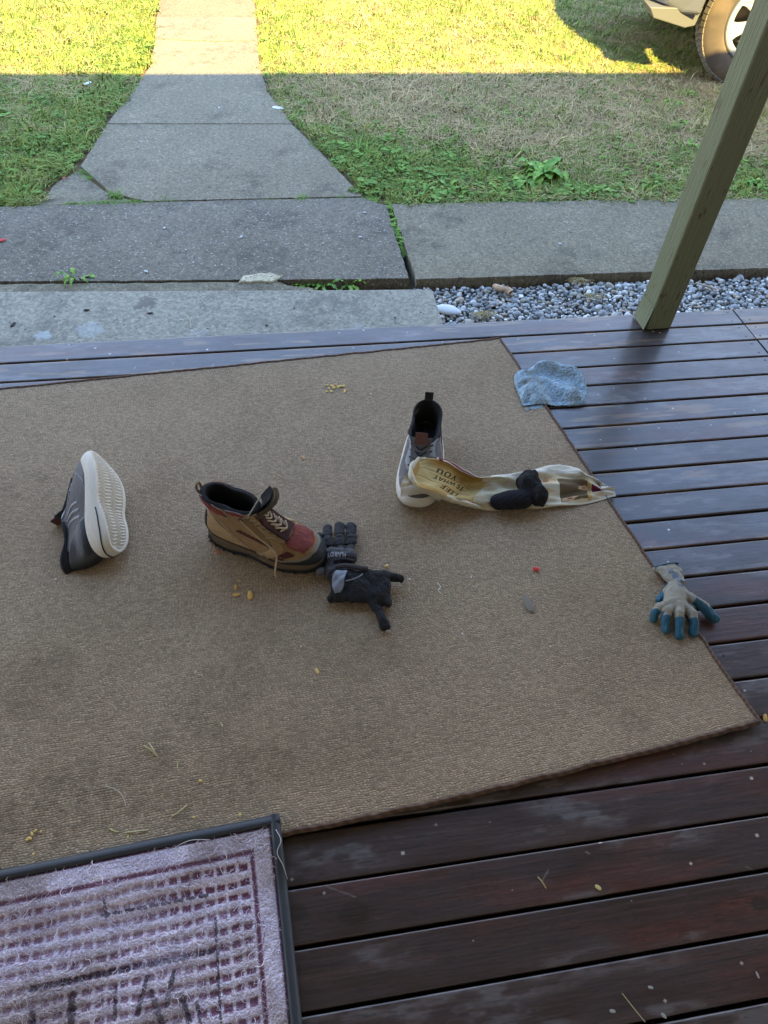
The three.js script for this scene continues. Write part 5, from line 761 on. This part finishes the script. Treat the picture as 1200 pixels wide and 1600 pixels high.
// ---------------------------------------------------------------- gloves
const chain = (pts) => { const P = pts.map(([u, v, y, r]) => [at(u, v, y), r]); return (x, y, z) => { let d = 1e9; for (let i = 0; i + 1 < P.length; i++) d = Math.min(d, cap(x, y, z, P[i][0], P[i + 1][0], P[i][1], P[i + 1][1])); return d; }; };
const bounds = (us) => { const p = us.map(([u, v, y]) => at(u, v, y)); return [[Math.min(...p.map((q) => q.x)) - 0.03, 0.0, Math.min(...p.map((q) => q.z)) - 0.03], [Math.max(...p.map((q) => q.x)) + 0.03, 0.09, Math.max(...p.map((q) => q.z)) + 0.03]]; };
{ // grey knit work glove dipped in teal latex
  const F4 = [
    [[1045, 944, 0.032, 0.0129], [1031, 948, 0.036, 0.0111], [1023, 958, 0.028, 0.0105], [1021, 967, 0.017, 0.0099]],
    [[1052, 946, 0.032, 0.0129], [1042, 954, 0.038, 0.0117], [1040, 969, 0.030, 0.0111], [1040, 984, 0.018, 0.0108]],
    [[1060, 948, 0.032, 0.0129], [1061, 958, 0.040, 0.0117], [1061, 975, 0.030, 0.0115], [1062, 993, 0.018, 0.0108]],
    [[1068, 948, 0.030, 0.0129], [1082, 958, 0.038, 0.0117], [1084, 974, 0.028, 0.0111], [1083, 990, 0.017, 0.0105]],
    [[1070, 928, 0.032, 0.0129], [1086, 938, 0.032, 0.0123], [1101, 950, 0.024, 0.0135], [1116, 966, 0.013, 0.0123]]];
  const fs = F4.map(chain), back = chain([[1050, 905, 0.016, 0.008], [1038, 928, 0.015, 0.010], [1030, 938, 0.014, 0.0095]]);
  const P0 = at(1056, 925, 0.030), P1 = at(1054, 945, 0.028), W0 = at(1061, 914, 0.032), C0 = at(1040, 884, 0.026);
  // flattened cuff: an ellipse swept from the wrist to the mouth
  const cuff = (x, y, z) => { const dx = C0.x - W0.x, dy = C0.y - W0.y, dz = C0.z - W0.z, L2 = dx * dx + dy * dy + dz * dz, t = ((x - W0.x) * dx + (y - W0.y) * dy + (z - W0.z) * dz) / L2, tc = clamp(t), qx = x - W0.x - dx * tc, qy = y - W0.y - dy * tc, qz = z - W0.z - dz * tc; const w = lerp(0.022, 0.036, tc), h = lerp(0.013, 0.009, tc), l = Math.hypot(dx, dz), lat = (qx * -dz + qz * dx) / l; const e = Math.hypot(lat / w, qy / h); const d = (e - 1) * Math.min(w, h) * 0.9; return Math.max(d, (t - 1) * Math.sqrt(L2), -t * Math.sqrt(L2)); };
  const sdf = (x, y, z) => {
    let f = 1e9; for (const q of fs) f = Math.min(f, q(x, y, z));
    let d = smin(f, cap(x, y * 1.35 - P0.y * 0.35, z, P0, P1, 0.026, 0.028), 0.007); d = smin(d, cuff(x, y, z), 0.008); d = Math.min(d, back(x, y, z));
    if (d > 0.012) return d; const rg = Math.abs(fbm(x * 55, z * 55 + y * 40, 3, 24) - 0.5) * 2; return d + 0.003 * (fbm(x * 70, z * 70 + y * 50, 2, 4) - 0.5) + 0.0045 * (0.35 - rg);
  };
  const g = nets(sdf, ...bounds([[1020, 885, 0.02], [1060, 872, 0.02], [1120, 970, 0.02], [1018, 1000, 0.02], [1090, 1002, 0.02]]), 0.0019);
  const tips = [[1021, 965], [1040, 982], [1062, 989], [1083, 986]].map(([a, b]) => at(a, b, 0.02)), th = at(1116, 965, 0.015), tb = at(1088, 942, 0.025), bk0 = at(1050, 905, 0.016);
  const knuckle = [[1027, 951], [1041, 958], [1061, 962], [1083, 962]].map(([a, b]) => at(a, b, 0.036));
  const latex = (x, y, z) => { for (let i = 0; i < 4; i++) { const a = knuckle[i], b = tips[i], d = V(b.x - a.x, 0, b.z - a.z), t = ((x - a.x) * d.x + (z - a.z) * d.z) / d.lengthSq(), off = Math.hypot(x - a.x - d.x * t, z - a.z - d.z * t); if (t > 0.25 - 1.2 * clamp((0.030 - y) / 0.03) + 0.08 * Math.sin(i * 3) && t > -0.5 && off < 0.016) return true; } const d = V(th.x - tb.x, 0, th.z - tb.z), t = ((x - tb.x) * d.x + (z - tb.z) * d.z) / d.lengthSq(), lat = ((x - tb.x) * -d.z + (z - tb.z) * d.x) / d.length(); if (t > -0.12 && Math.abs(lat) < 0.02 && (t > 0.55 || lat > -0.001)) return true; return back(x, y, z) < 0.0035 && Math.hypot(x - P0.x, z - P0.z) > 0.028; };
  const [la, kn] = split(g, latex), kb = tex(256, 256, (u, v) => 0.5 + 0.5 * Math.sin(u * 240) * Math.sin(v * 240), false); kb.repeat.set(6, 6);
  const kt = tex(256, 256, (u, v) => mix3([0.52, 0.50, 0.44], [0.68, 0.66, 0.60], 0.5 * fbm(u * 20, v * 20, 3, 3) + 0.5 * vn(u * 160, v * 160, 5))); kt.repeat.set(5, 5);
  const gl = thing('work_glove', 'grey knit work glove with teal rubber fingers at the carpet edge', 'glove');
  part('knit_body', kn, std([1, 1, 1], 1, { map: kt, bumpMap: kb, bumpScale: 0.002 }), gl);
  part('rubber_coating', la, std([0.012, 0.090, 0.145], 0.7, { bumpMap: leatherBump, bumpScale: 0.003 }), gl, 'teal rubber coating on fingers and thumb');
  const rimPts = [...Array(20)].map((_, k) => { const a = k / 20 * 6.283, d = V().subVectors(C0, W0).setY(0).normalize(), s = V(-d.z, 0, d.x); return C0.clone().addScaledVector(s, 0.0355 * Math.cos(a)).add(V(0, 0.0085 * Math.sin(a), 0)); }); part('cuff_hem', tube(rimPts, 0.0016, 60, 6, true), std([0.03, 0.10, 0.14], 0.9), gl);
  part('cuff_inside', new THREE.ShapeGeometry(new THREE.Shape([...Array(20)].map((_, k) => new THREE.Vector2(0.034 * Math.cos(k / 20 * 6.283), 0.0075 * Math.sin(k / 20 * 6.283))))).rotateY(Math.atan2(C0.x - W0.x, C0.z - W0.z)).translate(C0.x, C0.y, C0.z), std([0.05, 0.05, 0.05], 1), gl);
  // blue stamped lettering on the cuff, read from the thumb side
  const cv = document.createElement('canvas'); cv.width = 256; cv.height = 256; const c = cv.getContext('2d'); c.clearRect(0, 0, 256, 256); c.fillStyle = '#2f5f86'; c.textAlign = 'center'; c.font = 'bold 70px sans-serif'; c.fillText('S/L', 150, 66); c.fillText('300', 128, 124); c.font = 'bold 46px sans-serif'; c.fillText('GRIP', 122, 172); c.fillText('EN 388', 128, 220);
  const tt = new THREE.CanvasTexture(cv); tt.colorSpace = THREE.SRGBColorSpace;
  const al = document.createElement('canvas'); al.width = al.height = 256; { const id = c.getImageData(0, 0, 256, 256), q = al.getContext('2d'), od = q.createImageData(256, 256); for (let i = 0; i < 256 * 256; i++) { const n = hash(i % 256 >> 1, (i / 256 | 0) >> 1, 3) > 0.25 ? 1 : 0.35; od.data[4 * i] = od.data[4 * i + 1] = od.data[4 * i + 2] = id.data[4 * i + 3] * n; od.data[4 * i + 3] = 255; } q.putImageData(od, 0, 0); }
  const d0 = V().subVectors(C0, W0), dl = V(d0.x, 0, d0.z).normalize(), sd = V(-dl.z, 0, dl.x);
  const stamp = grid(24, 24, (u, v, p) => { const t = lerp(-0.42, 0.80, v), l = lerp(-0.024, 0.024, u); p.copy(W0).addScaledVector(d0, t).addScaledVector(sd, -l); let y = 0.075; for (let k = 0; k < 60 && sdf(p.x, y, p.z) > 0; k++) y -= 0.0008; p.y = y + 0.0012; });
  part('stamped_print', stamp, std([0.035, 0.12, 0.23], 0.9, { alphaMap: new THREE.CanvasTexture(al), transparent: true }), gl, 'blue stamped lettering on the cuff');
}
{ // black pair: one palm up with its fingers spread, one folded across its cuff
  const gm = std([0.017, 0.016, 0.018], 0.85, { bumpMap: weaveBump, bumpScale: 0.001 }), gm2 = std([0.036, 0.032, 0.036], 0.8, { bumpMap: leatherBump, bumpScale: 0.001 }), gm3 = std([0.009, 0.009, 0.010], 0.95, { bumpMap: leatherBump, bumpScale: 0.003 });
  const A = thing('black_glove', 'black padded glove with white lettering, fingers stretched out by the boot toe', 'glove', 'pair of black gloves');
  const fa = [[[515, 868, 0.026, 0.013], [500, 850, 0.026, 0.0125], [498, 838, 0.022, 0.011]], [[520, 864, 0.026, 0.013], [513, 846, 0.028, 0.0135], [512, 825, 0.024, 0.0125]], [[532, 864, 0.026, 0.013], [530, 844, 0.030, 0.0145], [530, 822, 0.025, 0.0135]], [[545, 864, 0.026, 0.013], [549, 846, 0.028, 0.0145], [549, 822, 0.024, 0.013]]].map(chain);
  const pa = at(520, 868, 0.028), pb = at(546, 870, 0.028), pc = at(520, 895, 0.022), pd = at(548, 895, 0.022);
  const sa = (x, y, z) => { let f = 1e9; const Yf = y * 1.45 - 0.011; fa.forEach((q) => { f = Math.min(f, q(x, Yf, z)); }); const Yk = y * 1.15 - 0.004; const p = smin(smin(cap(x, Yk, z, pa, pb, 0.021, 0.021), cap(x, Yk, z, pc, pd, 0.019, 0.019), 0.02), cap(x, Yk, z, pa, pc, 0.02, 0.018), 0.01); const crease = 0.0035 * Math.exp(-(((z - at(530, 853, 0.03).z) / 0.0025) ** 2)) + 0.0025 * Math.exp(-(((z - at(530, 836, 0.03).z) / 0.002) ** 2)); const d = smin(f, p, 0.006); if (d > 0.012) return d; const rg = Math.abs(fbm(x * 46, z * 46, 3, 26) - 0.5) * 2; return d + crease + 0.004 * (fbm(x * 50, z * 50, 3, 6) - 0.5) + 0.005 * (0.35 - rg); };
  const ga = nets(sa, ...bounds([[490, 815, 0.02], [560, 812, 0.02], [500, 905, 0.02], [562, 905, 0.02]]), 0.002), zk = at(530, 856, 0.03).z; const [ba, fi] = split(ga, (x, y, z) => z > zk);
  part('fingers', fi, gm, A); part('palm', ba, gm2, A);
  const zc = at(530, 845, 0.04); for (const [a, b] of [[[505, 843], [520, 840]], [[522, 838], [539, 836]], [[541, 838], [558, 836]]]) { const pts = [0, 0.33, 0.66, 1].map((t) => { const p = at(lerp(a[0], b[0], t), lerp(a[1], b[1], t), 0.036); let y = 0.06; for (let k = 0; k < 60 && sa(p.x, y, p.z) > 0; k++) y -= 0.0008; p.y = y; return p; }); part('knuckle_piping', tube(pts, 0.0022, 12, 6), gm2, A); }
  const cv = document.createElement('canvas'); cv.width = 256; cv.height = 96; const c = cv.getContext('2d'); c.translate(128, 48); c.rotate(Math.PI); c.fillStyle = '#fff'; c.textAlign = 'center'; c.font = 'bold 62px sans-serif'; c.fillText('HARDY', 0, 22);
  const al = document.createElement('canvas'); al.width = 256; al.height = 96; { const id = c.getImageData(0, 0, 256, 96), q = al.getContext('2d'), od = q.createImageData(256, 96); for (let i = 0; i < 256 * 96; i++) { od.data[4 * i] = od.data[4 * i + 1] = od.data[4 * i + 2] = id.data[4 * i + 3]; od.data[4 * i + 3] = 255; } q.putImageData(od, 0, 0); }
  const lt = grid(24, 8, (u, v, p) => { const uu = lerp(506, 545, u), arc = 7 * (2 * u - 0.9) ** 2, vv = lerp(876, 862, v) + arc * 0.5 - 3; p.copy(at(uu, vv, 0.045)); let y = 0.07; for (let k = 0; k < 80 && sa(p.x, y, p.z) > 0; k++) y -= 0.0006; p.y = y + 0.001; });
  part('printed_name', lt, std([0.38, 0.38, 0.40], 0.8, { alphaMap: new THREE.CanvasTexture(al), transparent: true }), A, 'worn white lettering across the knuckles');
  const B = thing('black_glove', 'black glove folded flat across the other glove, grey strap at its cuff', 'glove', 'pair of black gloves');
  const q0 = at(528, 900, 0.038), q1 = at(598, 900, 0.036), q2 = at(530, 930, 0.026), q3 = at(595, 938, 0.026), fb = [[[590, 900, 0.038, 0.013], [612, 901, 0.036, 0.0115], [627, 903, 0.034, 0.011]], [[575, 935, 0.024, 0.014], [592, 955, 0.022, 0.014], [604, 978, 0.020, 0.0125]], [[598, 930, 0.028, 0.014], [607, 943, 0.026, 0.010]], [[526, 930, 0.026, 0.012], [517, 934, 0.024, 0.009]]].map(chain);
  const quad = (x, y, z) => { const Yk = y * 1.25 - 0.008; let d = cap(x, Yk, z, q0, q1, 0.017, 0.017); for (let k = 1; k <= 5; k++) { const t = k / 5, a = q0.clone().lerp(q2, t), b = q1.clone().lerp(q3, t); d = smin(d, cap(x, Yk, z, a, b, 0.017, 0.017), 0.012); } return d; };
  const sb = (x, y, z) => { let d = quad(x, y, z); fb.forEach((q) => { d = smin(d, q(x, y, z), 0.006); }); if (d > 0.012) return d; const rg = Math.abs(fbm(x * 34, z * 34 + y * 20, 3, 29) - 0.5) * 2; return d + 0.010 * (fbm(x * 30, z * 30, 3, 9) - 0.5) + 0.009 * (0.35 - rg); };
  const gb = nets(sb, ...bounds([[505, 885, 0.02], [640, 890, 0.02], [510, 945, 0.02], [612, 995, 0.02]]), 0.0022); part('body', gb, gm3, B);
  const strap = grid(10, 16, (u, v, p) => { const t = v, a = [[534, 889], [523, 893], [519, 903], [519, 914], [523, 923]], b = [[543, 891], [541, 896], [538, 905], [537, 914], [532, 922]]; const uu = lerp(crv(a.map((q) => q[0]), t), crv(b.map((q) => q[0]), t), u), vv = lerp(crv(a.map((q) => q[1]), t), crv(b.map((q) => q[1]), t), u); p.copy(at(uu, vv, 0.055)); let y = 0.085; for (let k = 0; k < 120 && sb(p.x, y, p.z) > 0; k++) y -= 0.0006; p.y = Math.max(y, 0.034) + 0.004 + 0.003 * Math.sin(t * 3.14); });
  part('wrist_strap', strap, std([0.16, 0.17, 0.19], 0.45), B, 'shiny grey wrist strap');
  part('strap_edge', tube([[540, 908, 0.058], [555, 904, 0.059], [567, 897, 0.057]].map(([a, b, y]) => at(a, b, y)), 0.0016, 16, 5), std([0.13, 0.14, 0.16], 0.6), B);
  part('cuff_fold', tube([[524, 886, 0.048], [540, 884, 0.052], [558, 887, 0.052], [575, 889, 0.050]].map(([a, b, y]) => at(a, b, y)), 0.006, 24, 8), gm2, B); part('cuff_fold', tube([[522, 876, 0.042], [538, 874, 0.046], [554, 877, 0.044]].map(([a, b, y]) => at(a, b, y)), 0.004, 20, 8), gm, A);
  const tip = at(607, 986, 0.016); part('worn_fingertip', pebbleAt(tip, 0.006, 5), std([0.30, 0.30, 0.28], 0.9), B, 'pale frayed fingertip');
  part('cuff_lining', pebbleAt(at(500, 893, 0.026), 0.012, 8), std([0.10, 0.10, 0.11], 0.9), A);
}
function pebbleAt(p, s, seed) { const g = pebble(seed, 2); g.scale(s, s, s); g.translate(p.x, p.y, p.z); return g; }
function col0(r, g, b) { return new THREE.Color().setRGB(r, g, b); }
// ---------------------------------------------------------------- crumbs and scraps lying about
{
  const R = rng(313);
  const bit = (name, u, v, s, c, label, cat, group, y = RT + 0.0035, flat = 0.45, long = 1) => { const g = pebble(Math.floor(R() * 50), 1), m = one(name, g, std(c, 0.85), label, cat, group); m.scale.set(s * long, s * flat, s * 0.8); m.rotation.y = R() * 6.28; m.position.copy(at(u, v, y)); return m; };
  const yel = [0.62, 0.43, 0.13], G1 = 'yellow crumbs in the far cluster';
  for (let k = 0; k < 17; k++) bit('yellow_crumb', 525 + (R() - 0.5) * 32, 606 + (R() - 0.5) * 12, 0.0035 + R() * 0.003, yel.map((q) => q * (0.85 + 0.3 * R())), 'yellow crumb in the tight cluster near the carpet far edge', 'crumb', G1);
  const G2 = 'orange flakes by the boot'; for (const [u, v, s] of [[369, 929, 0.007], [391, 930, 0.009], [368, 917, 0.006], [374, 908, 0.004]]) bit('orange_flake', u, v, s, [0.58, 0.34, 0.08], 'orange yellow food flake on the carpet before the boot', 'crumb', G2, RT + 0.003, 0.3, 1.4);
  bit('orange_flake', 341, 862, 0.008, [0.36, 0.13, 0.05], 'rusty orange scrap under the boot heel side', 'crumb', undefined, RT + 0.002, 0.3, 1.4); bit('yellow_crumb', 604, 884, 0.006, yel, 'yellow crumb beside the stubby finger of the folded black glove', 'crumb');
  bit('yellow_crumb', 428, 745, 0.004, yel, 'lone yellow crumb behind the boot', 'crumb'); bit('yellow_crumb', 474, 715, 0.006, [0.50, 0.32, 0.12], 'tan crumb on the carpet between boot and upright sneaker', 'crumb', undefined, RT + 0.003, 0.4, 1.5); bit('yellow_crumb', 495, 1048, 0.006, yel, 'lone yellow crumb in the open middle of the carpet', 'crumb', undefined, RT + 0.003, 0.4, 1.4);
  const rd = bit('red_scrap', 838, 889, 0.009, [0.62, 0.05, 0.05], 'small bright red scrap on the carpet', 'scrap', undefined, RT + 0.005, 0.7);
  bit('leaf_scrap', 826, 944, 0.020, [0.20, 0.17, 0.13], 'crumpled brown leaf scrap on the carpet', 'leaf', undefined, RT + 0.003, 0.22, 1.2);
  for (const [u, v, s] of [[46, 1310, 0.005], [55, 1298, 0.0035], [50, 1303, 0.004], [42, 1312, 0.003], [52, 1335, 0.003], [64, 1299, 0.003], [313, 1220, 0.004], [375, 1273, 0.004], [303, 1277, 0.003], [200, 1308, 0.0035]]) bit('yellow_crumb', u, v, s, yel.map((q) => q * 1.05), 'tiny pale yellow crumb near the door mat rim', 'crumb', 'crumbs along the door mat');
  for (const [u, v, s] of [[640, 905, 0.003], [736, 902, 0.0028], [822, 854, 0.002], [722, 990, 0.0025], [87, 905, 0.003], [305, 1050, 0.002], [580, 615, 0.0025], [470, 1010, 0.002], [310, 905, 0.002], [860, 1010, 0.002]]) bit('lint_speck', u, v, s, [0.62, 0.60, 0.55], 'pale lint speck on the tan carpet', 'lint', 'lint specks on the carpet');
  const straws = (name, list, r, c, label, cat, group, y = RT + 0.003) => list.forEach((pts) => one(name, tube(pts.map(([u, v, dy]) => at(u, v, y + (dy ?? 0))), r, 16, 5), std(c, 0.85), label, cat, group));
  straws('grass_straw', [[[233, 1161], [240, 1172, 0.004], [246, 1182]], [[224, 1165], [235, 1171, 0.003], [244, 1180]], [[268, 1276], [280, 1268, 0.003], [292, 1258]], [[171, 1295], [180, 1299, 0.002], [186, 1300]], [[196, 1301], [215, 1299, 0.004], [232, 1297]], [[346, 1130], [348, 1136]], [[278, 1192], [277, 1200]]], 0.0011, [0.52, 0.48, 0.24], 'dry straw lying near the door mat on the carpet', 'straw', 'straws on the carpet');
  straws('white_thread', [[[683, 910], [688, 917, 0.003], [685, 923, 0.004], [690, 928]]], 0.0008, [0.66, 0.66, 0.64], 'white kinked thread on the carpet beside the folded black glove', 'thread'); straws('white_thread', [[[165, 1228], [185, 1236, 0.003], [194, 1250, 0.002], [196, 1259]]], 0.0006, [0.5, 0.48, 0.4], 'fine curved hair on the carpet above the door mat', 'thread');
  const dk = 0.0028; straws('grass_straw', [[[840, 1370], [847, 1378, 0.002], [853, 1388]]], 0.0010, [0.40, 0.33, 0.14], 'brown seed stalk on the bare planks', 'straw', undefined, dk); straws('grass_straw', [[[972, 1552], [990, 1575, 0.001], [1008, 1597]]], 0.0006, [0.5, 0.42, 0.22], 'long fine straw on the planks below the carpet corner', 'straw', undefined, dk);
  bit('leaf_scrap', 935, 1387, 0.005, [0.52, 0.45, 0.16], 'tiny yellow leaf on the bare planks', 'leaf', undefined, dk, 0.2, 1.3); bit('leaf_scrap', 1196, 1121, 0.007, [0.55, 0.33, 0.08], 'orange scrap stuck in the plank gap by the carpet corner', 'leaf', undefined, dk, 0.4, 1.4);
  for (const [u, v] of [[957, 1580], [1037, 1587], [1017, 1543], [1184, 1524]]) bit('leaf_scrap', u, v, 0.0035, [0.30, 0.29, 0.26], 'pale oval seed husk on the near planks', 'husk', 'seed husks on the planks', dk, 0.2, 1.5);
  // on the concrete
  bit('paper_scrap', 434, 168, 0.034, [0.66, 0.63, 0.72], 'flat pale lilac paint blot of plaster at the path edge', 'scrap', undefined, Y.slab + 0.003, 0.07, 1.1);
  bit('paper_scrap', 137, 130, 0.03, [0.70, 0.80, 0.78], 'white scrap of paper on the shaded left lawn', 'scrap', undefined, Y.soil + 0.03, 0.15, 1.2); bit('red_scrap', 100, 278, 0.010, [0.60, 0.12, 0.10], 'red scrap at the lawn edge beside the broken path corner', 'scrap', undefined, Y.slab + 0.004); bit('red_scrap', 3, 375, 0.014, [0.62, 0.05, 0.05], 'red plastic scrap on the left of the landing slab', 'scrap', undefined, Y.slab + 0.006, 0.4, 1.4);
  for (const [u, v, s] of [[257, 356, 0.008], [377, 370, 0.010], [563, 370, 0.010], [505, 380, 0.006], [570, 332, 0.009], [425, 409, 0.006], [302, 410, 0.006], [875, 381, 0.011], [290, 390, 0.007], [228, 424, 0.012], [342, 168, 0.010]]) bit('pale_pebble', u, v, s, [0.52, 0.52, 0.50], 'small pale pebble lying loose on the concrete paving', 'pebble', 'loose pebbles on the paving', Y.slab + 0.004, 0.6);
  for (const [u, v, s, l] of [[20, 507, 0.011, 1.5], [135, 484, 0.009, 1.3], [235, 489, 0.009, 1.4], [85, 494, 0.005, 1], [417, 508, 0.006, 1.2], [460, 481, 0.005, 1.2], [617, 496, 0.005, 1]]) bit('dark_crumb', u, v, s, [0.045, 0.04, 0.035], 'dark crumb of dirt on the pale step', 'dirt', 'dirt crumbs on the step', Y.step + 0.003, 0.4, l);
  straws('grass_straw', [[[294, 495], [297, 503, 0.003], [299, 512]], [[299, 496], [297, 504, 0.003], [298, 513]]], 0.001, [0.50, 0.45, 0.32], 'pale straw lying on the concrete step', 'straw', 'straws on the step', Y.step + 0.003);
}
shade(scene);
renderer.render(scene, camera);
